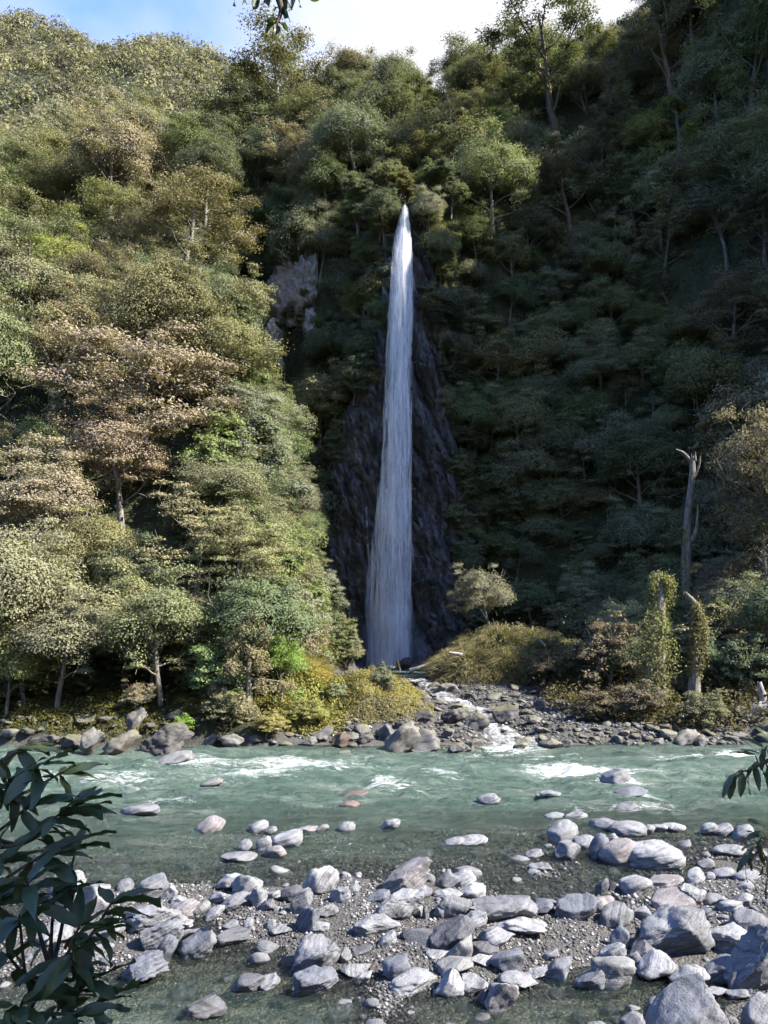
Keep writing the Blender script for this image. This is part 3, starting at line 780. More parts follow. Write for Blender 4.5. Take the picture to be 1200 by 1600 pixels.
BAR_ROCKS = [
 (232,1406,46,40,'G','banded grey boulder at the left end of the bar by the water'),
 (262,1406,26,23,'P','pale rock leaning on the banded boulder at the bar end'),
 (276,1414,24,15,'P','small pale rock in front of the banded boulder'),
 (290,1433,36,27,'K','pink rock on the left of the bar'),
 (312,1431,27,24,'T','tan rock right of the pink rock'),
 (331,1437,32,20,'P','pale rock group end right of the pink rock'),
 (358,1393,40,29,'W','pale square block at the top of the left pile'),
 (383,1402,46,38,'P','tilted pale slab leaning in the left pile', 42),
 (340,1414,36,22,'P','slanting pale slab low in the left pile'),
 (368,1423,50,27,'G','broad grey slab at the foot of the left pile'),
 (402,1419,27,34,'P','upright rounded stone right of the tilted slab'),
 (418,1424,22,22,'G','grey stone ending the left pile'),
 (426,1408,22,16,'P','small two-tone stone behind the left pile end'),
 (452,1411,42,28,'D','dark rock on the waterline left of the speckled boulder'),
 (236,1458,84,46,'P','large pale banded boulder beside the dark bush leaves', 24),
 (246,1488,68,48,'G','grey banded boulder in front of the large pale one', 24),
 (283,1451,30,14,'P','flat pale stone right of the large pale banded boulder'),
 (291,1473,36,24,'G','grey rock wedged above the smooth dark boulder'),
 (251,1511,42,48,'B','blue-grey upright boulder at the pool edge', 50),
 (301,1498,66,46,'G','smooth streaked grey boulder lying slanted at the pool edge', 28),
 (216,1537,70,46,'B','blue-grey boulder half in the pool under the bush', 25),
 (356,1477,56,26,'D','dark boulder with white layers right of the slanted one', 5),
 (384,1458,22,22,'P','pale oval stone on the gravel above the dark layered boulder'),
 (358,1454,24,15,'P','small flat pale stone above the dark layered boulder'),
 (420,1453,20,16,'G','small grey stone slanting out of the gravel'),
 (437,1463,36,19,'G','grey rock half sunk in the left gravel'),
 (500,1397,54,48,'W','tall speckled white boulder with dark pits on the waterline', 60),
 (532,1411,32,27,'P','pale layered rock right of the speckled boulder'),
 (552,1398,18,20,'P','small pale stone beside the layered rock'),
 (468,1428,36,44,'G','grey boulder behind the sunlit-edged one', 30),
 (480,1457,36,42,'B','blue-grey block with one bright edge on the gravel', 55),
 (498,1457,30,17,'P','flat pale stone right of the blue-grey block'),
 (512,1434,32,19,'T','tan flat stone in the middle of the bar'),
 (590,1410,38,18,'B','smooth bluish flat stone left of the cone boulder'),
 (636,1394,72,60,'K','big pinkish white cone-shaped boulder at the water edge', 35),
 (623,1440,74,54,'P','large grey faceted boulder in front of the cone boulder', 45),
 (589,1464,64,36,'P','pale overhanging boulder with dark hollow under it', 12),
 (606,1480,26,25,'P','small pale block under the overhanging boulder'),
 (661,1404,28,19,'P','pale stone right of the cone boulder foot'),
 (700,1391,36,30,'G','round grey stone left of the two pale ones'),
 (722,1390,44,31,'W','pale speckled boulder behind the smooth round white one'),
 (743,1404,42,24,'W','smooth round white boulder at the waterline'),
 (700,1404,46,16,'P','long pale stone in front of the round grey one'),
 (688,1436,22,24,'G','upright stone left of the striped block'),
 (713,1435,50,34,'G','striped grey block above the dark boulder', 70),
 (664,1437,13,22,'G','narrow upright stone by the faceted boulder'),
 (650,1432,22,18,'P','small pale stone between upright ones'),
 (709,1488,66,56,'D','dark boulder tilted over a black hollow mid-bar', 40),
 (718,1506,40,44,'T','tan slab leaning right of the dark tilted boulder', 55),
 (745,1452,32,28,'P','rounded layered stone right of the dark tilted boulder'),
 (660,1478,56,26,'D','cluster-topping dark broken slab left of the tilted boulder'),
 (686,1498,38,13,'P','thin pale slab under the dark tilted boulder'),
 (490,1523,70,52,'G','big banded boulder slanting out of the gravel', 32),
 (535,1505,26,25,'G','grey stone right of the big banded slanting boulder'),
 (562,1495,34,15,'D','dark flat oval stone on the gravel'),
 (553,1526,46,20,'P','pale fan-shaped ribbed stone', 75),
 (568,1537,26,17,'P','pale ribbed stone in front of the fan-shaped one', 70),
 (492,1558,64,42,'B','deep blue angular boulder at the pool margin', 15),
 (619,1532,42,38,'B','blue banded stone in the lower pile', 20),
 (646,1553,70,33,'P','long banded boulder at the bottom of the lower pile', 12),
 (703,1557,44,42,'W','knobbly white veined boulder in the lower pile', 50),
 (712,1528,54,30,'T','rounded tan boulder behind the veined one'),
 (741,1554,48,27,'P','pale flat banded stone right of the veined boulder', 8),
 (752,1512,40,19,'P','flat pale stone with a rim above the lower pile'),
 (757,1500,46,26,'D','dark pitted rock above the flat rimmed stone'),
 (796,1525,52,42,'B','smooth bluish boulder half buried in sand', 10),
 (812,1547,54,25,'P','pale faceted stone beside sand', 15),
 (786,1577,46,44,'K','pinkish ribbed stone by the lower water', 60),
 (757,1569,18,24,'D','small upright dark stone left of the pinkish ribbed one'),
 (842,1529,34,15,'W','small white flat stone on the sand'),
 (873,1533,48,37,'G','grey knobbly round boulder on the sand', 30),
 (862,1502,24,18,'G','small grey stone above the knobbly round boulder'),
 (790,1443,100,46,'G','large grey slab with a gravel coat at the bar crest', 30),
 (815,1464,84,30,'W','pale streaked slab in front of the large grey one', 10),
 (851,1430,44,26,'B','bluish rock at the right end of the large grey slab'),
 (778,1487,54,37,'P','white veined banded boulder on the gravel slope', 35),
 (884,1434,30,18,'B','bluish rock left of the blue faceted boulder'),
 (908,1440,60,42,'B','blue faceted boulder with white cracks at the bar crest', 45),
 (938,1426,54,26,'K','flat pink boulder behind the blue faceted one'),
 (968,1451,52,40,'G','round grey streaked boulder right of the blue faceted one', 80),
 (1004,1439,30,20,'P','pale stone left of the giant smooth boulder'),
 (973,1484,32,35,'B','bluish layered stone left of the giant smooth boulder'),
 (1000,1472,11,23,'G','thin upright stone against the giant smooth boulder'),
 (962,1507,42,32,'P','two-faced pale stone behind the round tan boulder'),
 (993,1515,24,28,'G','round grey stone right of the two-faced one'),
 (1010,1502,42,34,'D','dark streaked slab sloping below the giant boulder', 60),
 (965,1546,62,48,'T','round tan speckled boulder with flat top', 0),
 (930,1547,50,31,'B','dark blue layered block left of the round tan boulder', 5),
 (1033,1533,56,40,'W','white layered boulder in the right foreground', 40),
 (1068,1496,104,80,'G','giant smooth grey boulder on the right of the bar', 30),
 (1060,1428,60,38,'K','pinkish boulder behind the giant smooth one'),
 (1092,1440,24,20,'P','small pale rock at the shoulder of the giant boulder'),
 (1108,1434,20,16,'B','small blue rock right of the giant boulder shoulder'),
 (1151,1493,66,38,'W','pale banded boulder right of the giant one', 8),
 (1176,1462,56,38,'G','grey layered rock behind the pale banded boulder'),
 (1084,1418,50,34,'P','white and grey ribbed boulder on the upper right gravel', 65),
 (1121,1416,34,18,'P','pale rock right of the ribbed boulder'),
 (1146,1427,38,20,'P','pale flat-faced rock in the row right of the ribbed boulder'),
 (1164,1418,34,21,'P','last pale rock in the row right of the ribbed boulder'),
 (1085,1548,52,34,'P','pale layered rock above the giant front boulder'),
 (1140,1538,54,36,'B','blue streaked rock left of the edge boulder'),
 (1120,1522,22,16,'B','small blue rock between the layered rocks'),
 (1192,1552,76,94,'G','big rounded grey boulder cut by the right edge', 30),
 (1165,1552,36,38,'D','dark blade-shaped rock against the edge boulder'),
 (1156,1562,32,14,'G','flat rock at the foot of the dark blade'),
 (1124,1560,30,14,'P','flat pale rock above the giant front boulder shoulder'),
 (1086,1640,116,92,'G','giant pitted grey boulder cut by the bottom edge', 40),
 (990,1622,38,34,'G','small round boulder at the bottom edge beside the giant one'),
 (1200,1640,50,70,'G','boulder in the bottom right corner'),
 (318,1590,56,32,'D','dark round banded stone standing in the foreground pool', 15),
 (385,1550,46,26,'D','dark stone half sunk in the foreground pool', 10),
 (416,1546,36,20,'G','grey ribbed stone beside the dark one in the pool', 35),
 (96,1422,48,62,'W','tall pale boulder seen through the bush leaves'),
 (142,1424,54,46,'P','pale banded boulder just right of the tall one behind the bush', 20),
 (70,1480,60,36,'P','pale boulder low behind the bush leaves'),
 (165,1470,44,26,'P','pale slab at the right of the bush leaves'),
 (150,1500,40,26,'P','pale rock below the slab behind the bush leaves'),
]
for r in BAR_ROCKS:
    rock_at(*r[:5], r[5], r[6] if len(r) > 6 else None, sink=.26, sub=5 if r[2] > 95 else None, sharp=.75 + .4 * random.random(), rough=.09, facets=11, round_=3.0)

BANK_ROCKS = [
 (138,1176,36,42,'T','pale upright rock on the far bank below the left trees'),
 (184,1178,56,40,'M','mossy flat-topped rock on the far bank'),
 (207,1152,36,50,'T','tilted slab standing behind the mossy rock on the far bank'),
 (256,1177,76,52,'D','largest dark boulder of the far bank under hanging leaves'),
 (106,1172,36,26,'D','dark rock in the shade at the left of the far bank'),
 (60,1172,50,26,'D','shaded rock at the far left of the far bank'),
 (325,1167,28,22,'T','small rock right of the largest bank boulder'),
 (360,1169,38,26,'P','pale broken rock on the far bank between shrubs'),
 (395,1165,30,18,'G','grey rock under the far bank moss'),
 (480,1166,32,18,'G','low grey rock left of the pale block on the far bank'),
 (503,1162,36,30,'W','pale block left of the reddish boulder'),
 (531,1168,30,28,'R','reddish brown boulder on the far bank'),
 (536,1180,24,8,'P','thin pale slab in the water below the reddish boulder'),
 (570,1163,28,18,'D','dark rock under the golden moss mound'),
 (602,1158,32,32,'G','grey slab left of the big pale pyramid boulder'),
 (630,1174,56,54,'T','big pale pyramid boulder on the far shore', 60),
 (666,1174,58,40,'G','grey angular boulder right of the pale pyramid', 20),
 (660,1130,34,26,'D','dark block behind the pale pyramid boulder'),
 (700,1154,22,18,'G','small square grey rock right of the shore boulders'),
 (718,1180,36,22,'G','grey rock by the mouth of the creek'),
 (741,1176,32,24,'T','tan rock by the mouth of the creek'),
 (712,1132,44,28,'D','dark wet block above the creek mouth'),
 (747,1142,40,30,'D','dark wet boulder beside the lower cascade'),
 (733,1122,38,18,'P','pale flat rock left of the creek'),
 (714,1112,34,14,'P','pale slab at the foot of the golden moss mound'),
 (700,1090,40,26,'G','grey boulder right of the upper creek'),
 (676,1084,34,20,'D','dark rock beside the upper creek'),
 (660,1066,30,14,'D','dark slab below the plunge pool'),
 (634,1046,22,22,'D','dark block at the lip of the plunge pool'),
 (650,1046,20,10,'D','low dark rock right of the lip block'),
 (792,1128,44,30,'D','big dark block right of the creek'),
 (786,1146,24,13,'D','dark round rock standing in the cascade'),
 (836,1131,24,13,'G','grey slab on the gravel fan'),
 (866,1128,14,14,'P','small pointed pale rock on the gravel fan'),
 (822,1163,34,13,'T','tan rock at the right of the creek mouth'),
 (862,1170,38,18,'T','tan boulder on the shore right of the creek mouth'),
 (815,1172,24,13,'T','wet rock in the foam of the creek mouth'),
 (884,1168,24,14,'G','grey rock on the shore right of the tan boulder'),
 (848,1148,26,14,'G','grey rock behind the tan shore boulder'),
 (1076,1167,44,30,'P','pale boulder on the right far shore'),
 (1097,1167,22,20,'G','grey boulder touching the pale one on the right far shore'),
 (1030,1166,18,14,'T','small tan rock on the right far shore'),
 (1158,1120,30,18,'G','grey rock beside the root log'),
]
for r in BANK_ROCKS:
    rock_at(*r[:5], r[5], r[6] if len(r) > 6 else None, mat=M_BANK_ROCK, sink=.15, name='bank_rock', cat='rock', rough=.13, sharp=1.0, facets=12, round_=3.6)

# small loose stones: one mesh per type, many stones
COB = [rock_mesh(900 + k, 3, (.5, random.uniform(.35, .5), random.uniform(.2, .36)), M_SCHIST, 6, .06, .04) for k in range(14)]
COBD = [rock_mesh(950 + k, 3, (.5, random.uniform(.35, .5), random.uniform(.16, .3)), M_BANK_ROCK, 9, .06, .04, 3.2, None, .9) for k in range(12)]
def clear_of_rocks(x, y, r):
    for a, b, c_ in ROCK_SPOTS:
        if (a - x) ** 2 + (b - y) ** 2 < (c_ * .8 + r) ** 2: return False
    return True
TONE_WORD = {'P': 'pale', 'G': 'grey', 'B': 'bluish', 'D': 'dark', 'T': 'tan', 'K': 'pinkish', 'M': 'mossy', 'R': 'reddish', 'W': 'white'}
LANDMARKS = [(o.location.x, o.location.y, o['label']) for o in bpy.data.objects if o.get('label') and o.type == 'MESH' and len(o['label'].split()) <= 9 and o.get('category') in ('boulder', 'rock')]
def scatter(n, ymin, ymax, pick, meshes, smin, smax, noun, group, tones, name='cobble', margin=.8):
    k = 0
    rs = np.random.default_rng(n)
    ya = ymin + (ymax - ymin) * rs.random(n * 40) ** 1.3; xa = rs.uniform(-.56, .56, n * 40) * ya
    za = height(xa, ya); pa, qa, _ = project(np.stack([xa, ya, za]))
    for x, y, z, px, py in zip(xa, ya, za, pa, qa):
        if k >= n: break
        if not (0 < px < 1215 and py < 1620): continue
        s = smin + (smax - smin) * random.random() ** 2.4
        if not pick(px, py, x, y, z) or not clear_of_rocks(x, y, s * .4): continue
        t = random.choice(tones)
        o = link(name, random.choice(meshes), None, (x, y, z + s * .08), (random.uniform(-.3, .3), random.uniform(-.3, .3), random.uniform(0, 6.28)), s, TONE[t])
        near_ = min(LANDMARKS, key=lambda q: (q[0] - x) ** 2 + (q[1] - y) ** 2)
        ax_, ay_ = x - near_[0], y - near_[1]
        where = ('left of' if ax_ < 0 else 'right of') if abs(ax_) > abs(ay_) else ('before' if ay_ < 0 else 'behind')
        size = 'tiny' if s < smin + .04 * (smax - smin) else 'small' if s < smin + .2 * (smax - smin) else 'middling' if s < smin + .5 * (smax - smin) else 'large'
        tag(o, f"{size} {TONE_WORD[t]} {noun} {where} the {near_[2]}", 'stone', group)
        ROCK_SPOTS.append((x, y, s * .42)); k += 1
scatter(190, 10.2, 16.0, lambda px, py, x, y, z: z > .02 and vnoise(x * .8, y * .8, 0, 201) > -.35, COB, .07, .24,
        'cobble', 'loose cobbles on the gravel bar', 'PPGGBDTK')
scatter(60, 10.4, 15.0, lambda px, py, x, y, z: -.25 < z < -.03 and py > 1470, COB, .12, .45,
        'sunken stone', 'stones under the foreground pool', 'GGTD', 'drowned_stone')
scatter(110, 15.0, 22.0, lambda px, py, x, y, z: -.45 < z < .0 and vnoise(x * .5, y * .5, 0, 203) > -.5, COB, .15, .55,
        'sunken stone', 'stones in the shallows', 'PGGTT', 'drowned_stone')
scatter(240, 32.3, 47, lambda px, py, x, y, z: abs(x - creek_x(y)) > .75 and (620 < px < 1010 and py > 1068 and z < 1.6) or (300 < px < 640 and y < 33.6), COBD, .2, .85,
        'slab', 'stones of the gravel fan', 'DDDGMG', 'fan_stone')  # mostly dark tones: the fan's shade is put into the stone colour
scatter(85, 31.9, 34.2, lambda px, py, x, y, z: px < 560 and z < 1.1, COBD, .3, 1.1, 'block', 'rubble along the left far bank', 'DDGTMM', 'bank_block')
scatter(40, 32.0, 34.6, lambda px, py, x, y, z: 960 < px < 1200 and z < 1.1, COBD, .3, .9, 'block', 'rubble along the right far bank', 'DDGTMM', 'bank_block')
# pebbles: too many to count
def pebbles(name, n, ymin, ymax, pick, smin, smax, dark=1.3):
    x = rng.uniform(-.64, .64, n * 4); y = ymin + (ymax - ymin) * rng.random(n * 4) ** 1.2; x = x * y
    z = height(x, y)
    ok = pick(x, y, z); x, y, z = x[ok][:n], y[ok][:n], z[ok][:n]; n = len(x)
    D = np.array([[1, 0, 0], [0, 1, 0], [-1, 0, 0], [0, -1, 0], [0, 0, 1], [0, 0, -1.]])
    T = np.array([[0, 1, 4], [1, 2, 4], [2, 3, 4], [3, 0, 4], [1, 0, 5], [2, 1, 5], [3, 2, 5], [0, 3, 5]])
    s = smin + (smax - smin) * rng.random(n) ** 3
    sc = np.stack([s, s * rng.uniform(.6, 1, n), s * rng.uniform(.4, .75, n)], -1)
    a = rng.uniform(0, 6.28, n); ca, sa = np.cos(a)[:, None], np.sin(a)[:, None]
    P = D[None] * sc[:, None, :] * rng.uniform(.75, 1.2, (n, 6, 1))
    X = P[..., 0] * ca - P[..., 1] * sa; Yq = P[..., 0] * sa + P[..., 1] * ca
    V = np.stack([X + x[:, None], Yq + y[:, None], P[..., 2] + (z + s * .15)[:, None]], -1).reshape(-1, 3)
    F = (T[None] + np.arange(n)[:, None, None] * 6).reshape(-1, 3)
    o = link(name, new_mesh(name, V, F, M_PEBBLE, True, {'tint': ('FACE', np.repeat(rng.random(n) ** dark, 8))}))
    return tag(o, kind='stuff')
tag(pebbles('gravel', 30000, 10.0, 16.5, lambda x, y, z: (z > -.07) & (fbm(x * 1.1, y * 1.1, 0, 205, 3) + (z - .1) * 2 > -.15), .012, .05), 'loose grey pebbles covering the gravel bar', 'gravel')
tag(pebbles('riverbed_gravel', 14000, 14.5, 22, lambda x, y, z: (z < .0) & (z > -.5), .02, .09), 'pebbles on the bed of the shallows', 'gravel')
tag(pebbles('fan_gravel', 16000, 32.3, 50, lambda x, y, z: ((x > 2.2) | ((y < 34.8) & (x > -10))) & (z < 2.2) & (z > -.1), .03, .13, 2.4), 'grey slate gravel with painted shade on the fan beside the creek', 'gravel')  # slate gravel tinted darker, with the fan's shade put into its colour

# ------------------------------------------------------------------ trees: one mesh per form, shared by the trees of that form
def limb(p0, d0, length, n, rg, up=.25, wob=.22):
    P = [np.array(p0, float)]; d = np.array(d0, float); d /= np.linalg.norm(d)
    st = length / n
    for k in range(n):
        d = d + np.array([0, 0, up]) / n + rg.normal(size=3) * wob / math.sqrt(n)
        d /= np.linalg.norm(d); P.append(P[-1] + d * st)
    return np.array(P)
def make_tree(name, seed, H=7.0, RW=3.0, style='round', clumps=70, per=230, leaf=.15, bark=None, trunk_r=.16, bare=.25, thin=1.0):
    """returns (trunk mesh, crown mesh); base at the origin, crown radius RW, height H"""
    rg = np.random.default_rng(seed)
    wood = Geo(); tips = []
    lean = rg.normal(size=2) * .10
    n = 9
    tz = np.linspace(0, H * .88, n)
    T = np.stack([lean[0] * tz + .12 * H * .1 * np.cumsum(rg.normal(size=n)) * .5, lean[1] * tz + .12 * H * .1 * np.cumsum(rg.normal(size=n)) * .5, tz], -1)
    T[0] = (0, 0, -.8)
    wood.add(*tube(curve(T, 24), np.linspace(trunk_r * 1.5, trunk_r * .3, len(curve(T, 24))), 7))
    nl = {'round': 11, 'tier': 12, 'open': 9, 'plume': 16, 'shrub': 12}[style]
    for k in range(nl):
        f = bare + (1 - bare) * ((k + .5) / nl) ** (.9) * .95
        z0 = f * H * .85
        p0 = np.array([np.interp(z0, tz, T[:, 0]), np.interp(z0, tz, T[:, 1]), z0])
        a = k * 2.4 + rg.normal() * .4
        rel = (f - bare) / (1 - bare)
        if style == 'tier': prof = .55 + .45 * math.sin(math.pi * min(1, .25 + rel * .8)); upd, el = .15, .25 + .5 * rel
        elif style == 'plume': prof = 1.0 - .8 * rel; upd, el = -.25, .25
        elif style == 'open': prof = .5 + .5 * math.sin(math.pi * (.2 + .7 * rel)); upd, el = .5, .7
        else: prof = math.sqrt(max(.12, 1 - (rel * 1.9 - .75) ** 2 * .62)); upd, el = .35, .35 + .6 * rel
        ln = RW * prof * rg.uniform(.8, 1.12)
        d = np.array([math.cos(a), math.sin(a), el])
        P = limb(p0, d, ln, 6, rg, upd, .35)
        r0 = trunk_r * (.55 - .3 * rel)
        wood.add(*tube(P, np.linspace(r0, r0 * .25, len(P)), 5))
        for j in range(5):
            i = rg.integers(2, len(P))
            dd = P[i] - P[i - 1]; dd = dd / np.linalg.norm(dd) + rg.normal(size=3) * .8
            if style == 'tier': dd[2] = abs(dd[2]) * .3
            Q = limb(P[i], dd, ln * rg.uniform(.25, .5), 4, rg, upd * .6, .5)
            wood.add(*tube(Q, np.linspace(r0 * .35, r0 * .08 + .006, len(Q)), 4))
            tips.append((Q[-1], rel)); tips.append((Q[2], rel))
        tips.append((P[-1], rel)); tips.append((P[-2], rel))
    tips.append((T[-1], 1.0)); tips.append((T[-2] + rg.normal(size=3) * .3, 1.0))
    if style in ('round', 'shrub', 'tier'):
        nd = int(clumps * (.55 if style != 'tier' else .35))
        u = unit(nd, rg); u[:, 2] = np.where(u[:, 2] < -.35, -u[:, 2], u[:, 2])
        lump = .72 + .22 * fbm(u[:, 0] * 1.8 + seed, u[:, 1] * 1.8, u[:, 2] * 1.8, seed % 89, 2)
        cen = np.array([T[5, 0], T[5, 1], H * (.6 if style == 'round' else .52 if style != 'tier' else .55)])
        dome = cen + u * lump[:, None] * np.array([RW, RW, H * (.38 if style == 'round' else .46)])
        tips = [tips[i] for i in rg.permutation(len(tips))[:clumps - nd]] + [(p, .6) for p in dome]
    idx = rg.permutation(len(tips))[:clumps]
    C, N, L, W, TI = [], [], [], [], []
    if style == 'round':                       # billowing lobes carry most of the leaves
        nlobe = 13
        u = unit(nlobe, rg); u[:, 2] = np.where(u[:, 2] < -.12, -u[:, 2], u[:, 2])
        for j in range(nlobe):
            lr = RW * rg.uniform(.34, .56)
            c = np.array([T[5, 0], T[5, 1], H * .54]) + u[j] * np.array([RW, RW, H * .40]) * rg.uniform(.42, .68)
            m_ = int(per * 4.2 * (lr / RW / .42) ** 2)
            v = unit(m_, rg); v[:, 2] = np.where(v[:, 2] < -.45, -v[:, 2], v[:, 2])
            rr_ = lr * (1 + .22 * fbm(v[:, 0] * 2.6 + j * 7, v[:, 1] * 2.6, v[:, 2] * 2.6, seed % 71, 3)) * rg.random(m_) ** .16
            C.append(c + v * rr_[:, None] * np.array([1, 1, .85])); N.append(v * 1.1 + np.array([0, 0, .3]) + rg.normal(size=(m_, 3)) * .36)
            s = leaf * rg.uniform(.6, 1.3, m_); L.append(s); W.append(s * rg.uniform(.4, .65, m_))
            TI.append(np.clip(rg.normal(.46 + rg.normal() * .07, .10, m_) + .10 * v[:, 2], 0, 1))  # tint rises towards the top of each lobe
        idx = idx[:int(clumps * .42)]
    for i in idx:
        c, rel = tips[i]
        m_ = int(per * rg.uniform(.5, 1.4) * thin)
        if style == 'tier': rad = np.array([1, 1, .42]) * rg.uniform(.55, 1.05) * RW * .30
        elif style == 'plume': rad = np.array([.8, .8, .6]) * rg.uniform(.6, 1) * RW * .28
        elif style == 'open': rad = np.array([1, 1, .5]) * rg.uniform(.5, .9) * RW * .22
        else: rad = np.array([1, 1, .72]) * rg.uniform(.5, 1.15) * RW * .27
        u = unit(m_, rg)
        if style != 'plume': u[:, 2] = np.where(u[:, 2] < -.2, -u[:, 2] * .5, u[:, 2])
        r = rg.random(m_) ** .42
        p = c + u * r[:, None] * rad * (1 + .25 * rg.normal(size=(m_, 1)))
        if style == 'plume': p[:, 2] -= .5 * np.linalg.norm(p[:, :2] - c[:2], axis=1)
        C.append(p); N.append(u * .9 + np.array([0, 0, .5]) + rg.normal(size=(m_, 3)) * .42)
        s = leaf * rg.uniform(.6, 1.35, m_)
        L.append(s); W.append(s * rg.uniform(.4, .65, m_))
        TI.append(np.clip(rg.normal(.44 + rg.normal() * .10, .11, m_) + .12 * u[:, 2], 0, 1))  # tint rises towards the top of each clump
    C, N, L, W, TI = map(np.concatenate, (C, N, L, W, TI))
    V, F = cards(C, N, L, W, rg)
    crown = new_mesh('crown', V, F, M_LEAF, False, {'tint': ('FACE', TI)})
    trunk = wood.mesh('trunk', bark or M_BARK)
    return trunk, crown
FORMS = {}
def form(key, num, word, **kw):
    FORMS[key] = dict(word=word, H=kw.get('H', 7.0), RW=kw.get('RW', 3.0), meshes=[make_tree(key, 1000 + hash_key(key) * 31 + i, **kw) for i in range(num)])
def hash_key(k): return sum(ord(ch) * (i + 3) for i, ch in enumerate(k)) % 997
form('beech', 4, 'tiered beech', H=6.6, RW=3.4, style='tier', clumps=125, per=235, leaf=.122, bare=.12, trunk_r=.13)
form('round', 4, 'rounded tree', H=7.0, RW=3.0, style='round', clumps=125, per=285, leaf=.108, bare=.24, trunk_r=.12)
form('leafy', 3, 'broad-leaved tree', H=6.4, RW=2.7, style='round', clumps=105, per=195, leaf=.128, bare=.25, trunk_r=.11)
form('open', 3, 'open-crowned tree', H=8.5, RW=3.8, style='open', clumps=110, per=170, leaf=.13, trunk_r=.17, bare=.3, bark=M_BARK_DARK)
form('plume', 2, 'feathery conifer', H=7.0, RW=2.4, style='plume', clumps=115, per=200, leaf=.125, bare=.08)
form('shrub', 4, 'bushy shrub', H=2.4, RW=1.6, style='shrub', clumps=85, per=150, leaf=.12, trunk_r=.05, bare=.05)
form('twiggy', 2, 'bare-twigged tree', H=6.0, RW=2.6, style='open', clumps=80, per=110, leaf=.11, trunk_r=.11, bare=.1)

COLOURS = {
 'olive': (.182, .188, .108), 'brown olive': (.195, .184, .120), 'pinkish tan': (.275, .218, .176), 'tan': (.228, .212, .148), 'grey-green': (.180, .192, .135),
 'green': (.130, .160, .082), 'dark green': (.128, .150, .092), 'blackish green': (.085, .106, .066), 'lime green': (.20, .29, .075), 'yellow-green': (.225, .240, .095),
 'light green': (.170, .215, .095), 'pale green': (.23, .245, .155), 'golden': (.26, .22, .085), 'dull brown': (.150, .138, .102)}
TREES = []
def put_tree(key, base, scale, colour, label=None, group=None, name=None, rotz=None, lean=(0, 0), squash=1.0, variant=None):
    f = FORMS[key]
    tm, cm = f['meshes'][random.randrange(len(f['meshes'])) if variant is None else variant % len(f['meshes'])]
    names = {'beech': 'beech_tree', 'round': 'rounded_tree', 'leafy': 'broadleaf_tree', 'open': 'open_tree', 'plume': 'conifer_tree', 'shrub': 'shrub', 'twiggy': 'twiggy_tree'}
    e = empty(name or names[key], base, (lean[0], lean[1], random.uniform(0, 6.28) if rotz is None else rotz), (scale, scale, scale * squash))
    c = np.array(COLOURS[colour]); c = c * random.uniform(.86, 1.16) * np.array([random.uniform(.92, 1.08), 1, random.uniform(.9, 1.1)])
    link('trunk', tm, e); link('crown', cm, e, color=tuple(c))
    tag(e, label, 'shrub' if key == 'shrub' else 'tree', group)
    p = project((base[0], base[1], base[2] + f['H'] * scale * squash * .6))
    TREES.append(dict(e=e, key=key, base=np.array(base), r=f['RW'] * scale, h=f['H'] * scale * squash, px=p[0], py=p[1], colour=colour, label=label))
    return e
def tree_px(key, px, py, w, colour, label, back=0.0, squash=1.0, group=None, variant=None, frac=.55, lean=(0, 0)):
    """a tree whose crown is seen round the pixel (px, py), w pixels wide, rooted on the slope below"""
    g_ = ground(px, min(py + w * .45, 1160))
    if g_ is None: g_ = ground(px, py + w * 1.2)
    if g_ is None: return
    for _ in range(2):
        d = np.linalg.norm(g_ - np.array([0, 0, CAM_Z]))
        sc = (w / FPX * d) / (2 * FORMS[key]['RW']) * .95
        hgt = FORMS[key]['H'] * sc * squash * .62
        # root so that the crown's middle sits on the line of sight
        d_ = ray(px, py); Ys = np.arange(20, 150, .1)
        zs = CAM_Z + d_[2] / d_[1] * Ys - hgt; xs = d_[0] / d_[1] * Ys
        hit = zs < height(xs, Ys)
        if hit.any():
            i = int(np.argmax(hit)); g_ = np.array([xs[i], Ys[i], float(height(xs[i], Ys[i]))])
    g_[1] += back
    g_[2] = float(height(g_[0], g_[1])) - .1
    return put_tree(key, g_, sc, colour, label, group, squash=squash, variant=variant, lean=lean)

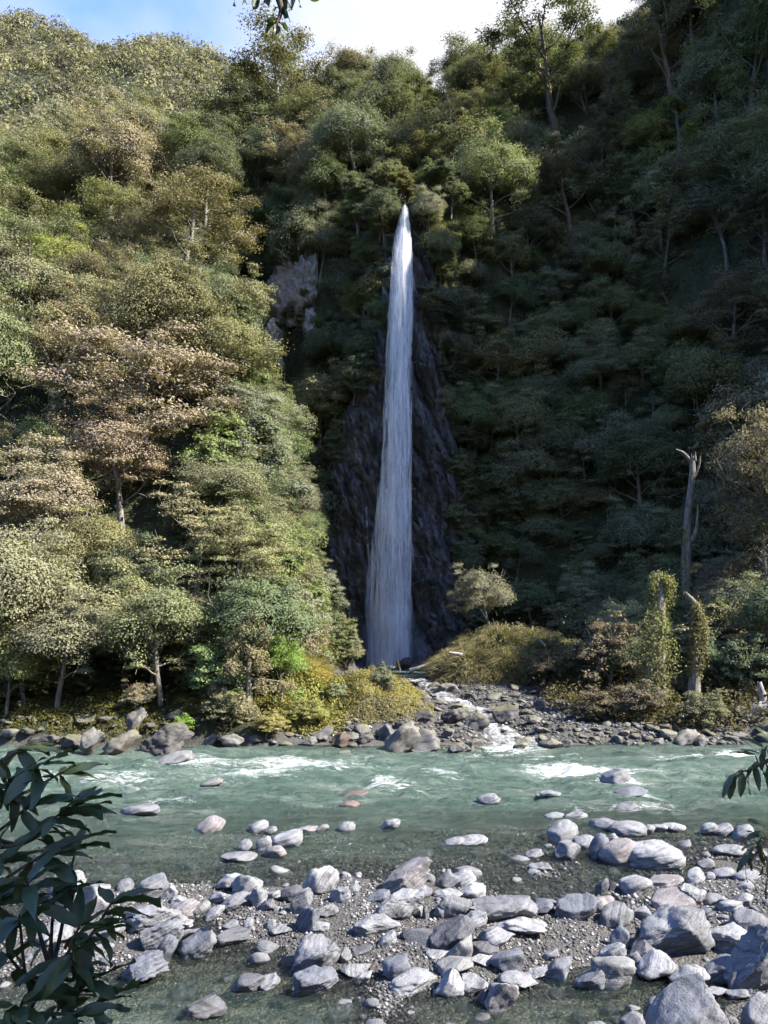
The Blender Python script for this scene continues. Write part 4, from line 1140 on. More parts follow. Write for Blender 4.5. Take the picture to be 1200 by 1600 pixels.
HERO = [
 # sunlit left slope
 ('beech', 255, 555, 300, 'pinkish tan', 'broad pinkish tan beech spreading in flat tiers on the left slope', .85, -2.0),
 ('round', 215, 680, 190, 'pinkish tan', 'lower pinkish tan tree with pale branches below the broad one', .8, -1.5),
 ('round', 270, 440, 90, 'olive', 'small olive dome of a tree above the broad pinkish beech', .9),
 ('round', 340, 460, 120, 'grey-green', 'grey-green tree on the spur edge right of the olive dome', 1.0),
 ('round', 60, 800, 210, 'tan', 'huge rounded tan tree at the left edge halfway up', .85),
 ('beech', 290, 340, 190, 'brown olive', 'brown olive tiered beech on the upper spur edge', 1.0),
 ('beech', 205, 215, 140, 'brown olive', 'brown olive beech high on the spur under the far hill', 1.0),
 ('beech', 110, 185, 130, 'olive', 'olive tiered beech near the top of the left slope', 1.0),
 ('leafy', 15, 590, 80, 'lime green', 'bright lime green tree at the left edge', .9),
 ('leafy', 425, 715, 70, 'lime green', 'bright lime green tree low on the spur edge', 1.1),
 ('round', 410, 660, 80, 'tan', 'tan tree standing over the lime green one on the spur edge', 1.1),
 ('twiggy', 300, 850, 210, 'tan', 'pale twiggy tan tree in the middle of the lower left slope', .9),
 ('beech', 375, 880, 190, 'olive', 'dense shaggy olive tree at the right of the lower left slope', 1.0),
 ('round', 330, 760, 170, 'grey-green', 'rounded grey-green tree above the pale twiggy one', .8),
 ('light', 0, 0, 0, '', '', 0),
 ('leafy', 445, 850, 110, 'light green', 'light green leafy tree at the toe of the spur', 1.0),
 ('leafy', 240, 990, 120, 'grey-green', 'grey-green broad-leaved tree with pale twigs above the bank boulders', 1.1),
 ('leafy', 95, 990, 150, 'grey-green', 'large grey-green tree overhanging the far bank at left', 1.0),
 ('round', 15, 1040, 100, 'yellow-green', 'yellow-green tree at the left edge over the far bank', 1.0),
 ('plume', 390, 1000, 130, 'brown olive', 'brown olive feathery tree over the far bank', 1.0),
 ('beech', 330, 1010, 120, 'olive', 'olive tree over the far bank left of the feathery one', 1.0),
 ('twiggy', 30, 900, 120, 'tan', 'pale bare-limbed tree at the left edge above the bank', 1.0),
 ('leafy', 130, 900, 50, 'lime green', 'small lime green shrub in a dark gap of the lower left slope', 1.0),
 ('round', 130, 860, 150, 'olive', 'olive tree between the huge rounded one and the twiggy one', .9),
 ('leafy', 60, 690, 90, 'green', 'green tree above the huge rounded tan one', .9),
 ('twiggy', 110, 660, 90, 'grey-green', 'white-stemmed tree beside the lower pinkish beech', 1.1),
 ('round', 100, 450, 120, 'olive', 'olive tree on the mid left slope above the lime green one', .9),
 ('beech', 50, 390, 150, 'olive', 'olive tiered beech at the left edge two thirds up', .9),
 ('beech', 160, 330, 150, 'olive', 'olive tiered beech on the upper middle of the left slope', .9),
 ('round', 190, 420, 110, 'green', 'green rounded tree below the olive upper beech', .9),
 ('beech', 40, 270, 140, 'olive', 'olive beech at the left edge near the top of the slope', .9),
 # wall left of the fall
 ('leafy', 500, 640, 130, 'pale green', 'pale green leafy tree on the wall left of the fall', 1.0),
 ('round', 540, 545, 110, 'dark green', 'dark rounded tree on the wall close left of the fall', 1.0),
 ('leafy', 430, 350, 90, 'green', 'green leafy tree on the wall above the pale outcrop', 1.0),
 ('round', 560, 220, 140, 'grey-green', 'large grey-green tree above and left of the fall lip', 1.1),
 ('beech', 450, 140, 210, 'olive', 'big olive crest tree left of the fall', 1.0),
 ('plume', 505, 85, 70, 'yellow-green', 'pointed yellow-green conifer on the crest left of the fall', 1.2),
 ('open', 560, 95, 110, 'grey-green', 'thin grey-green crest tree against the sky left of the fall', 1.0),
 ('beech', 380, 120, 130, 'olive', 'olive crest tree where the far hill meets the skyline', 1.0),
 ('leafy', 560, 340, 70, 'green', 'small leafy tree on the wall just left of the fall top', 1.0),
 ('round', 480, 770, 80, 'dark green', 'dark green shrubby tree at the left foot of the cliff', 1.1),
 # right of the fall
 ('round', 770, 280, 150, 'pale green', 'yellow-tipped tree on the wall right of the fall lip', 1.0),
 ('open', 890, 290, 150, 'pale green', 'pale-crowned tree with a visible forked trunk right of the fall', 1.0),
 ('leafy', 1030, 310, 90, 'pale green', 'pale leafy tree right of the forked-trunk tree', 1.2),
 ('open', 870, 115, 210, 'dark green', 'tall dark skyline tree right of the fall', 1.0),
 ('open', 1050, 75, 170, 'brown olive', 'bare-limbed brown skyline tree near the top right', 1.1),
 ('plume', 1060, 185, 110, 'yellow-green', 'bright yellow-green feathery tree below the bare-limbed skyline tree', 1.0),
 ('open', 1160, 110, 170, 'green', 'tall green skyline tree in the top right corner', 1.1),
 ('open', 660, 95, 80, 'dark green', 'small open skyline tree right above the fall', 1.0),
 ('round', 720, 135, 90, 'olive', 'olive crest tree right of the fall top', 1.0),
 ('round', 860, 215, 40, 'pale green', 'small pale broccoli-shaped tree over the forked-trunk tree', 1.2),
 ('round', 1000, 730, 150, 'dark green', 'dark rounded tree left of the tall dead trunk', 1.1),
 ('beech', 1135, 500, 150, 'dull brown', 'dull grey-brown tree high on the right edge', 1.0),
 ('round', 800, 870, 130, 'dark green', 'dark bushy tree low on the shaded wall', 1.0),
 ('round', 1130, 330, 120, 'dull brown', 'dull brown tree on the upper right slope', 1.0),
 ('leafy', 800, 400, 80, 'pale green', 'pale leafy shrub tree on the shaded wall below the yellow-tipped one', 1.0),
]
for h_ in HERO:
    if h_[0] == 'light': continue
    tree_px(*h_[:6], squash=h_[6], back=h_[7] if len(h_) > 7 else 0.0)

for (x, y, key, hh_, colour, label, sq) in [
    (22.6, 41.0, 'round', 13.0, 'tan', 'tall tan tree with sunlit top at the right edge', 1.5),
    (21.6, 43.5, 'round', 9.0, 'dull brown', 'large dull brown tree at the right edge behind the dead trunk', 1.3),
    (18.6, 37.2, 'leafy', 5.5, 'dark green', 'dark broad-leaved tree low at the right edge of the far bank', 1.1),
    (21.5, 36.0, 'round', 7.0, 'dark green', 'dark tree rooted right of the root log at the right edge', 1.2)]:
    put_tree(key, (x, y, float(height(x, y)) - .2), hh_ / FORMS[key]['H'] / sq, colour, label, 'tall trees of the right bank', squash=sq)

# ---- the rest of the forest, spread over the slopes by surface area
def cliff_zone(x, y, z):
    if y < 58: return False
    l = np.interp(z, cz, cxl); r = np.interp(z, cz, cxr)
    return (l + .2 < x < r - .2) and z < FTOP + 3.5 or (z < 4 and -8 < x < 9)
rgt = np.random.default_rng(23)
N_ = 90000
cx_ = rgt.uniform(-62, 60, N_); cy_ = rgt.uniform(33, 112, N_)
e_ = .25
hz = height(cx_, cy_)
sl = np.sqrt(1 + ((height(cx_ + e_, cy_) - hz) / e_) ** 2 + ((height(cx_, cy_ + e_) - hz) / e_) ** 2)
ok = rgt.random(N_) < np.clip(sl / 5.0, 0, 1)
px_, py_, d_ = project(np.stack([cx_, cy_, hz + 2.5]))
ok &= (px_ > -70) & (px_ < 1270) & (py_ > -60) & (py_ < 1120)
# only ground that lies well above the valley floor
slopeok = hz > np.where(cx_ < -4.5, 1.6, np.where(cx_ < 11, 4.2, 2.4))
ok &= slopeok
# not hidden behind nearer ground
ii = np.nonzero(ok)[0]
tt = np.linspace(.3, .985, 60)[None, :]
lift = 5.0
SX = cx_[ii][:, None] * tt; SY = cy_[ii][:, None] * tt; SZ = CAM_Z + (hz[ii][:, None] + lift - CAM_Z) * tt
vis = ~(height(SX, SY) > SZ).any(axis=1)
ii = ii[vis]
placed = [(t['base'] + np.array([0, 0, t['h'] * .3]), t['r'] * .62) for t in TREES]
PB = np.array([p for p, _ in placed]); PR = np.array([r for _, r in placed])
auto = 0
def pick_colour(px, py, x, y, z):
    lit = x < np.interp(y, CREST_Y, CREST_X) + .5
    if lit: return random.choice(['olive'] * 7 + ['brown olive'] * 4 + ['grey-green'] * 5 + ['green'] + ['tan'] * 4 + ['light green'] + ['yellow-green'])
    if py < 300: return random.choice(['olive'] * 5 + ['green'] * 2 + ['grey-green'] * 5 + ['brown olive'] * 2 + ['tan'] * 4 + ['yellow-green'] + ['pale green'] * 3)  # tan and pale crowns added: sunlight on the crest painted into the palette
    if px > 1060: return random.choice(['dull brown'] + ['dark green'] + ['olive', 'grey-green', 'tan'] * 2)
    return random.choice(['dark green'] * 3 + ['green'] * 4 + ['grey-green'] * 6 + ['olive'] * 4 + ['pale green'] * 3)  # palette lightened: light on the wall's crowns put into their colour
for i in ii:
    x, y, z = cx_[i], cy_[i], hz[i]
    if cliff_zone(x, y, z): continue
    left = x < np.interp(y, CREST_Y, CREST_X) + 1
    wall = (not left) and z < 48 and x < 24
    if left: key = random.choice(['beech'] * 2 + ['round'] * 8 + ['leafy'] + ['twiggy']); rr = 3.7
    elif wall: key = random.choice(['round'] * 6 + ['leafy'] * 5 + ['beech'] + ['plume']); rr = 2.35
    else: key = random.choice(['beech'] * 2 + ['round'] * 6 + ['open'] * 2 + ['leafy'] * 2); rr = 3.5
    if z < 4 and x > 8: key = random.choice(['shrub', 'leafy']); rr = 1.6
    s = rr * random.choice([.72, .85, .95, 1.05, 1.2, 1.4]) / FORMS[key]['RW']
    rp_ = FORMS[key]['RW'] * s * FPX / d_[i]
    if y < 60 and 280 < py_[i] < 1010 and ((px_[i] < 640 and px_[i] + rp_ > np.interp(py_[i], [300, 600, 700, 800, 1000], [600, 580, 540, 518, 512])) or (px_[i] >= 640 and px_[i] - rp_ < 715)): continue
    if 395 < py_[i] < 600 and px_[i] - rp_ * .6 < 495 and px_[i] + rp_ * .6 > 398: continue
    p = np.array([x, y, z + FORMS[key]['H'] * s * .3])
    if len(PB) and (np.linalg.norm(PB - p, axis=1) < (PR + rr * .62) * (1.0 if left else .84)).any(): continue
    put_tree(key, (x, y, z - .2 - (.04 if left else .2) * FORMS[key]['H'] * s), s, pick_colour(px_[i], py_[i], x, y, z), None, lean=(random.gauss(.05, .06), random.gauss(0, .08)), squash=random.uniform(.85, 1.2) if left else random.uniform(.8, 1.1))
    PB = np.vstack([PB, p]); PR = np.append(PR, rr * .62); auto += 1
# scrub along the foot of the left slope, hanging over the bank
for k in range(46):
    x = random.uniform(-18.5, -5.0); y = random.uniform(33.0, 38.5)
    put_tree(random.choice(['shrub', 'shrub', 'shrub', 'leafy']), (x, y, float(height(x, y)) - .15), random.uniform(.45, .95), random.choice(['green', 'olive', 'dark green', 'grey-green', 'brown olive', 'light green']), None, lean=(random.uniform(0, .3), 0))
# scrub down the steep flank of the spur beside the cliff
for k in range(900):
    if k > 880 or len([t for t in TREES if t.get('flank')]) > 85: break
    y = random.uniform(36, 62); x = np.interp(y, CREST_Y, CREST_X) + random.uniform(-2.0, 7.5)
    z = float(height(x, y))
    if z < 2.2: continue
    sc_ = random.uniform(.75, 1.35); qx, qy, qd = project((x, y, z + sc_))
    if qx + 1.6 * sc_ * FPX / qd > np.interp(qy, [300, 600, 700, 800, 1000], [600, 585, 548, 524, 520]): continue
    put_tree('shrub', (x, y, z - .3), sc_, random.choice(['green', 'olive', 'grey-green', 'dark green', 'light green', 'brown olive']), None, lean=(random.uniform(.1, .4), random.uniform(0, .3)))
    TREES[-1]['flank'] = True
print('auto trees', auto)

# shrubs hanging over both edges of the cliff
def edge_shrub(side, z, out, s, colour):
    x = (np.interp(z, cz, cxl) + .55 - out) if side == 0 else (np.interp(z, cz, cxr) - .55 + out)
    y = float(cliff_y(x, z)) - .2
    put_tree(random.choice(['shrub', 'shrub', 'leafy']), (x, y, z - s * .8), s * (1 if random.random() < .7 else .8), colour, None, lean=(random.uniform(.2, .5), 0))
for k in range(76):
    z = 2.2 + 41 * (k + random.random()) / 76
    for side in (0, 1):
        edge_shrub(side, z, random.uniform(-.25, 1.2), random.uniform(.5, .9), random.choice(['dark green', 'dark green', 'green', 'olive', 'grey-green', 'blackish green']))
for k in range(16):      # over the lip of the fall
    x = random.uniform(-4.5, 6.5)
    if -.3 < x - 2.0 < .9: continue
    z = FTOP + random.uniform(-.5, 3.5)
    put_tree('shrub', (x, CLY + .085 * z + random.uniform(.8, 2.4), z - .6), random.uniform(.8, 1.25), random.choice(['dark green', 'green', 'olive']), None)

for k in range(14):      # plants on both shoulders of the lip, in front of the rock
    x = random.choice([random.uniform(-.9, .7), random.uniform(2.75, 4.4)])
    z = FTOP + random.uniform(-2.2, 1.2)
    zz_ = min(z, cz.max() - .2)
    put_tree('shrub', (x, float(cliff_y(np.clip(x, .6, 3.0), zz_)) - .1, z - .7), random.uniform(.45, .75), random.choice(['dark green', 'green', 'olive', 'grey-green']), None, lean=(random.uniform(.1, .4), 0))

# labels for trees that have none: by form, colour and place on their slope
ORD = ['first', 'second', 'third', 'fourth', 'fifth', 'sixth', 'seventh', 'eighth', 'ninth', 'tenth', 'eleventh', 'twelfth', '13th', '14th', '15th', '16th', '17th', '18th', '19th', '20th', '21st', '22nd', '23rd', '24th', '25th', '26th', '27th', '28th', '29th', '30th']
zones = {}
for t in TREES:
    if t['label']: continue
    b = t['base']
    if b[0] < np.interp(b[1], CREST_Y, CREST_X) + 1: zn = ('the sunlit left slope', 'trees of the sunlit left slope')
    elif t['key'] == 'shrub' and 480 < t['px'] < 770: zn = ('the cliff margin', 'shrubs along the cliff margin')
    elif t['py'] < 260: zn = ('the crest', 'trees of the crest')
    elif t['px'] < 630: zn = ('the left wall', 'trees of the wall left of the fall')
    elif t['px'] > 1040: zn = ('the far right slope', 'trees of the far right slope')
    else: zn = ('the shaded right wall', 'trees of the shaded wall')
    zones.setdefault(zn, []).append(t)
for (zn, grp), ts in zones.items():
    ts.sort(key=lambda t: -t['py'])
    tiers = max(1, round(len(ts) / 9))
    for k in range(tiers):
        row = sorted(ts[k * len(ts) // tiers:(k + 1) * len(ts) // tiers], key=lambda t: t['px'])
        for j, t in enumerate(row):
            t['e']['label'] = f"{t['colour']} {FORMS[t['key']]['word']}, {ORD[min(j, 29)]} from left in {ORD[min(k, 29)]} tier of {zn}"
            t['e']['group'] = grp
print('trees', len(TREES))

# ---- undergrowth carpeting the slopes between the trees
n = 150000
x = rgt.uniform(-60, 60, n * 3); y = rgt.uniform(32.6, 112, n * 3); z = height(x, y)
gx = (height(x + e_, y) - z) / e_; gy = (height(x, y + e_) - z) / e_
sl = np.sqrt(1 + gx ** 2 + gy ** 2)
q = project(np.stack([x, y, z]))
ok = (rgt.random(n * 3) < np.clip(sl / 4.5, 0, 1)) & (q[0] > -60) & (q[0] < 1260) & (q[1] > -30) & (z > np.where(x < -4.6, .75, np.where((x < -.8) & (y < 61) & (y > 41), 1.9, np.where(x < 11, 3.4, 1.6))))
ok &= ~((np.abs(x - 1) < 8) & (y > 58) & (z < 3.5))
x, y, z, gx, gy = (a[ok][:n] for a in (x, y, z, gx, gy))
NN = np.stack([-gx, -gy, np.ones_like(gx)], -1); NN /= np.linalg.norm(NN, axis=1, keepdims=True)
C = np.stack([x, y, z], -1) + NN * (rgt.random((len(x), 1)) ** 2 * 1.1)
sz = rgt.uniform(.14, .42, len(x))
V, F = cards(C, NN * .6 + np.array([0, 0, .5]) + rgt.normal(size=NN.shape) * .5, sz, sz * .5, rgt)
und = link('undergrowth', new_mesh('undergrowth', V, F, M_LEAF, False, {'tint': ('FACE', np.clip(rgt.normal(.4, .18, len(x)), 0, 1))}), color=(.068, .078, .042))  # dark colour paints in the shadow gaps between the crowns
tag(und, 'low leafy undergrowth covering the slopes between the trees', 'undergrowth', kind='stuff')

# ---- far forest on the mountain behind
n = 1900
x = rgt.uniform(-190, 10, n * 5); y = rgt.uniform(108, 305, n * 5); z = height(x, y)
q = project(np.stack([x, y, z + 4]))
ok = (q[0] > -40) & (q[0] < 640) & (q[1] > -20) & (q[1] < 330)
x, y, z = x[ok][:n], y[ok][:n], z[ok][:n]; n = len(x)
k = 85
u = unit(n * k, rgt); u[:, 2] = np.abs(u[:, 2]) * 1.05 - .15
rad = np.repeat(rgt.uniform(2.6, 5.6, n), k)[:, None]
C = np.repeat(np.stack([x, y, z + 2.5], -1), k, axis=0) + u * rad * (rgt.random((n * k, 1)) ** .3)
sz = rgt.uniform(.5, 1.2, n * k)
V, F = cards(C, u + rgt.normal(size=u.shape) * .3, sz, sz * .6, rgt)
ti = np.clip(np.repeat(rgt.normal(.45, .26, n), k) + rgt.normal(0, .09, n * k), 0, 1)
ff_ = link('far_forest', new_mesh('far_forest', V, F, M_LEAF, False, {'tint': ('FACE', ti)}), color=(.175, .17, .115))
tag(ff_, 'distant brown-green forest covering the mountain at top left', 'forest', kind='stuff')

# ------------------------------------------------------------------ pale rock outcrops on the wall
def outcrop(px, py, w, h, label, tone, fwd=1.4, seed=1):
    """a bare craggy patch of the wall: follows the slope, breaks out of it in slabs and sinks into it at its rim"""
    g_ = ground(px, py + h * .3)
    c = at(px, py, g_[1])
    d = np.linalg.norm(c - np.array([0, 0, CAM_Z])); a, b = w / FPX * d * .62, h / FPX * d * .62
    nx, nz = 70, 110
    X, Z = np.meshgrid(c[0] + np.linspace(-a, a, nx), c[2] + np.linspace(-b, b, nz), indexing='ij')
    ys = np.arange(45, 95, .2)
    Y = np.zeros_like(X)
    for i in range(nx):
        hh = np.maximum.accumulate(height(np.full(len(ys), X[i, 0]), ys))
        Y[i] = np.interp(Z[i], hh + np.arange(len(ys)) * 1e-6, ys)
    r = np.sqrt(((X - c[0]) / a) ** 2 + ((Z - c[2]) / b) ** 2)
    mask = 1.05 - r + .28 * fbm(X * .9, Z * .45, 0, seed, 3)
    q = X + .25 * Z
    slab = np.abs(fbm(q * .9, Z * .22, 0, seed + 4, 3))
    st = Z * .8 + .6 * X + vnoise(X * .8, Z * .5, 0, seed + 6)
    Y = Y - fwd * 1.1 * np.clip(mask * 2.2, -1.5, 1) - np.clip(mask * 3, 0, 1) * (.4 * slab + .32 * (st - np.floor(st)) + .25 * fbm(q * 3, Z * 1.2, 0, seed + 8, 3))
    o = link('rock_outcrop', new_mesh('rock_outcrop', np.stack([X, Y, Z], -1) - c, gridf(nx, nz), M_OUTCROP, False, {'band': ('POINT', (X + .4 * Z).ravel())}), None, c, color=tone)
    tag(o, label, 'outcrop')
    for k in range(7):                     # plants rooted along the rim
        an = random.uniform(0, 6.28); x_, z_ = c[0] + a * .8 * math.cos(an), c[2] + b * .8 * math.sin(an)
        i_, j_ = int(np.clip((x_ - c[0] + a) / (2 * a) * (nx - 1), 0, nx - 1)), int(np.clip((z_ - c[2] + b) / (2 * b) * (nz - 1), 0, nz - 1))
        put_tree('shrub', (x_, Y[i_, j_] - .1, z_ - .5), random.uniform(.3, .6), random.choice(['dark green', 'green', 'olive']), f"{ORD[k]} rim shrub of the {' '.join(label.split()[:9])}", 'shrubs on the outcrops')
outcrop(452, 455, 74, 100, 'upper pale grey rock outcrop on the wall left of the fall', (.85, .86, .9), seed=301)
outcrop(425, 545, 36, 86, 'lower tan rock outcrop under the grey one left of the fall', (1.3, 1.24, 1.12), 2.0, seed=311)
outcrop(487, 510, 26, 50, 'small grey rock outcrop right of the pale ones left of the fall', (.8, .82, .9), seed=321)
outcrop(908, 500, 18, 80, 'narrow pale rock streak on the shaded wall', (.4, .4, .43), .2, seed=331)
outcrop(478, 275, 22, 60, 'narrow dark rock face in the trees above the outcrops', (.3, .3, .36), .2, seed=341)

# ------------------------------------------------------------------ plants of the far bank
def mound_plants(name, cx, cy_, rx, ry, n, colour, label, cat, leaf=.12, lift=.5, seed=1, blades=False, pick=None):
    rg = np.random.default_rng(seed)
    x = cx + rx * rg.uniform(-1, 1, n); y = cy_ + ry * rg.uniform(-1, 1, n)
    ok = ((x - cx) / rx) ** 2 + ((y - cy_) / ry) ** 2 < 1 + .2 * rg.normal(size=n)
    if pick is not None: ok &= pick(x, y)
    x, y = x[ok], y[ok]; z = height(x, y)
    nn = len(x); e = .15
    N = np.stack([-(height(x + e, y) - z) / e, -(height(x, y + e) - z) / e, np.ones(nn)], -1); N /= np.linalg.norm(N, axis=1, keepdims=True)
    tuft = np.clip(fbm(x * 1.6, y * 1.6, 0, seed + 3, 3) * .6 + .5, 0, 1.2)
    if blades:
        L = rg.uniform(.4, 1.25, nn) * (.6 + .6 * tuft)
        out = N * .35 + np.stack([N[:, 0], N[:, 1], 0 * z], -1) * .9 + rg.normal(size=(nn, 3)) * .28; out[:, 2] += .55
        out /= np.linalg.norm(out, axis=1, keepdims=True)
        P0 = np.stack([x, y, z - .03], -1); P1 = P0 + out * L[:, None] * .55
        out2 = out + np.stack([N[:, 0] * .9, N[:, 1] * .9, -np.full(nn, 1.05)], -1); out2 /= np.linalg.norm(out2, axis=1, keepdims=True)
        P2 = P1 + out2 * L[:, None] * .55
        sd = np.cross(out, rg.normal(size=(nn, 3))); sd /= np.linalg.norm(sd, axis=1, keepdims=True); w = rg.uniform(.008, .02, nn)[:, None]
        V = np.stack([P0 - sd * w, P0 + sd * w, P1 + sd * w * .8, P1 - sd * w * .8, P2], 1).reshape(-1, 3)
        i = np.arange(nn)[:, None] * 5
        F = [np.concatenate([i, i + 1, i + 2, i + 3], 1), np.concatenate([i + 3, i + 2, i + 4], 1)]
        ti = np.clip(rg.normal(.5, .2, nn), 0, 1); ti = np.concatenate([ti, ti])
    else:
        C = np.stack([x, y, z], -1) + N * (rg.random((nn, 1)) ** 1.5 * lift * (.3 + tuft[:, None]))
        s = leaf * rg.uniform(.5, 1.4, nn)
        V, F = cards(C, N + rg.normal(size=(nn, 3)) * .7, s, s * .5, rg)
        ti = np.clip(rg.normal(.5, .2, nn) + .25 * fbm(x * 1.2, y * 1.2, 0, seed + 8, 3), 0, 1)
    o = link(name, new_mesh(name, V, F, M_LEAF, False, {'tint': ('FACE', ti)}), color=colour)
    return tag(o, label, cat, kind='stuff')
mound_plants('moss_cover', -.2, 36.6, 2.4, 2.9, 46000, (.215, .19, .075), 'golden yellow moss and herbs covering the mound above the shore boulders', 'moss', .075, .35, 401)
mound_plants('fern_cover', -3.6, 38.5, 2.2, 5.0, 26000, (.165, .165, .055), 'yellow-green grass and ferns on the bank left of the moss mound', 'ground cover', .16, .5, 411)
mound_plants('bank_grass', -4.2, 41.0, 2.4, 5.0, 12000, (.24, .20, .06), 'long olive grass on the slope below the spur', 'grass', seed=421, blades=True)
mound_plants('moss_fringe', -5.2, 33.8, 3.6, 1.4, 15000, (.18, .165, .055), 'yellowish moss fringe along the far bank left of the mound', 'moss', .11, .4, 425)
mound_plants('bank_moss', -11.5, 33.6, 8.0, 1.7, 26000, (.09, .085, .028), 'dark moss over the bank under the left trees', 'moss', .12, .25, 427)
mound_plants('tussock_grass', 7.6, 49.2, 4.6, 5.0, 26000, (.17, .155, .095), 'golden drooping tussock grass on the mound right of the pool', 'grass', seed=431, blades=True)
mound_plants('mound_herbs', 8.2, 49.5, 4.6, 5.0, 12000, (.11, .115, .04), 'low green herbs among the tussock grass', 'ground cover', .16, .4, 433)
mound_plants('bank_herbs', 14.5, 39.5, 6.5, 6.2, 30000, (.10, .09, .05), 'brownish scrubby growth on the right bank', 'ground cover', .18, .9, 441, pick=lambda x, y: y > 33.2 + .6 * vnoise(x * .8, 1.5, 0, 17))
mound_plants('bank_sedge', 13.0, 41.5, 4.5, 6.0, 7000, (.15, .125, .07), 'dull sedge along the right edge of the gravel fan', 'grass', seed=443, blades=True, pick=lambda x, y: y > 34.5)

def shrub_px(px, py, w, colour, label, key='shrub', squash=1.0):
    g_ = ground(px, py)
    d = np.linalg.norm(g_ - np.array([0, 0, CAM_Z])); s = w / FPX * d / (2 * FORMS[key]['RW'])
    return put_tree(key, g_ - np.array([0, 0, .1]), s, colour, label, 'shrubs of the far bank', squash=squash)
for a in [
 (440,1105,84,'lime green','bright lime green shrub at the water side of the left bank','leafy',1.15),
 (595,1085,44,'grey-green','small grey-green shrub standing alone before the plunge pool','shrub',1.25),
 (520,1095,40,'pale green','small pale bluish green shrub left of the lone shrub','shrub',.8),
 (288,1150,40,'lime green','trailing lime green shrub over the largest bank boulder','shrub',1.0),
 (415,1150,60,'golden','golden shrub low on the left far bank','shrub',.7),
 (470,1135,70,'yellow-green','yellow-green shrub on the bank below the lime one','shrub',.7),
 (350,1140,70,'brown olive','brown olive shrub on the bank under the feathery tree','shrub',.9),
 (850,1075,60,'dull brown','dull brown shrub at the right end of the tussock mound','shrub',1.0),
 (910,1080,70,'dark green','dark green shrub right of the tussock mound','shrub',1.2),
 (950,1090,110,'dull brown','wide dull brown shrub behind the gravel fan','shrub',1.2),
 (900,1030,90,'brown olive','olive brown shrub above the dark green one by the mound','shrub',1.1),
 (985,1080,80,'green','green shrub left of the mossy stump','leafy',.9),
 (1056,1100,50,'dull brown','dull brown shrub between the two snags','shrub',.9),
 (1130,1090,80,'dark green','dark green fern-like shrub right of the leaning snag','shrub',1.3),
 (1130,1030,70,'green','light green small tree right of the leaning snag','plume',1.0),
 (1175,1085,80,'dark green','dark shrub at the right edge above the root log','shrub',1.2),
 (1000,1130,80,'dull brown','brown scrub at the foot of the mossy stump','shrub',.9),
 (930,1125,70,'dull brown','brown scrub on the edge of the gravel fan','shrub',.8),
 (1100,1140,70,'brown olive','brown scrub on the right shore above the pale boulder','shrub',.9)]:
    shrub_px(*a[:5], key=a[5], squash=a[6])
for k, (px, py) in enumerate([(512, 925), (520, 945), (526, 965), (534, 985), (541, 1003), (548, 1020), (554, 1036), (528, 1010), (520, 985), (508, 955), (538, 1028), (500, 900), (546, 1042)]):
    shrub_px(px - 8, py, 46, random.choice(['green', 'olive', 'grey-green', 'dark green']), f"{ORD[k]} shrub down the bare flank between the spur and the plunge pool")

# ------------------------------------------------------------------ snags
def snag(name, label, pts, radii, Y0, moss=None, branches=(), moss_r=.5, moss_n=0, moss_col=None, split=None):
    """a dead trunk drawn along pixels; pts go from the foot up"""
    g_ = ground(*pts[0]) if Y0 is None else None
    Y = g_[1] if Y0 is None else Y0
    P = np.array([at(px, py, Y) for px, py in pts])
    P[0, 2] = min(P[0, 2], float(height(P[0, 0], P[0, 1])) - .2)
    base = P[0].copy()
    e = empty(name, base); tag(e, label, 'dead tree')
    C = curve(P - base, 28); n = len(C)
    rad = np.interp(np.linspace(0, 1, n), np.linspace(0, 1, len(radii)), radii)
    V, F = tube(C, rad, 12)
    q = V * 1.0
    ang = np.tile(np.arange(12), n)
    fl = 1 + .22 * fbm(ang * .9, q[:, 2] * .5, 0, int(base[0] * 10) % 90, 3) + .10 * fbm(ang * 2.3, q[:, 2] * 1.7, 0, 5, 2)
    ctr = np.repeat(C, 12, axis=0); V = ctr + (V - ctr) * fl[:, None]
    g = Geo(); g.add(V, F)
    # splintered top
    rgb = np.random.default_rng(int(abs(base[0]) * 100))
    for k in range(7):
        a = k * .9; r = rad[-1] * .7
        p0 = C[-1] + np.array([math.cos(a) * r, math.sin(a) * r, -.2]); p1 = p0 + np.array([rgb.normal() * .08, rgb.normal() * .08, rgb.uniform(.35, 1.0) * rad[-1] * 4])
        g.add(*tube(np.array([p0, (p0 + p1) / 2 + rgb.normal(size=3) * .03, p1]), np.array([r * .6, r * .4, .01]), 5))
    link('trunk', g.mesh('trunk', M_BARK, True), e)
    for bp, br in branches:
        B = np.array([at(px, py, Y - dy) for px, py, dy in bp]) - base
        link('branch', new_mesh('branch', *tube(curve(B, 12), np.linspace(br, br * .3, len(curve(B, 12))), 7), M_BARK, True), e)
    if moss_n:
        t = rgb.random(moss_n); i = np.clip((t * (n - 1)).astype(int), 0, n - 1)
        lo, hi = moss
        i = np.clip((n - 1) * (lo + (hi - lo) * rgb.random(moss_n)), 0, n - 1).astype(int)
        u = unit(moss_n, rgb); u[:, 2] *= .5
        rr_ = (rad[i] + moss_r * (1.35 - .9 * i / n) * rgb.random(moss_n) ** 1.1 * (.45 + .45 * vnoise(C[i, 2] * .8, u[:, 0] * .9, 3.3, 19) + .5 * vnoise(C[i, 2] * 1.1, u[:, 0] * 1.6, u[:, 1] * 1.6, 9)))
        Cn = C[i] + u * rr_[:, None]; Cn[:, 2] += rgb.normal(size=moss_n) * .15
        s = rgb.uniform(.06, .15, moss_n)
        V, F = cards(Cn, u + rgb.normal(size=u.shape) * .6 + np.array([0, 0, .3]), s, s * .55, rgb)
        link('epiphytes', new_mesh('epiphytes', V, F, M_LEAF, False, {'tint': ('FACE', np.clip(rgb.normal(.5, .2, moss_n), 0, 1))}), e, color=moss_col)
    return e
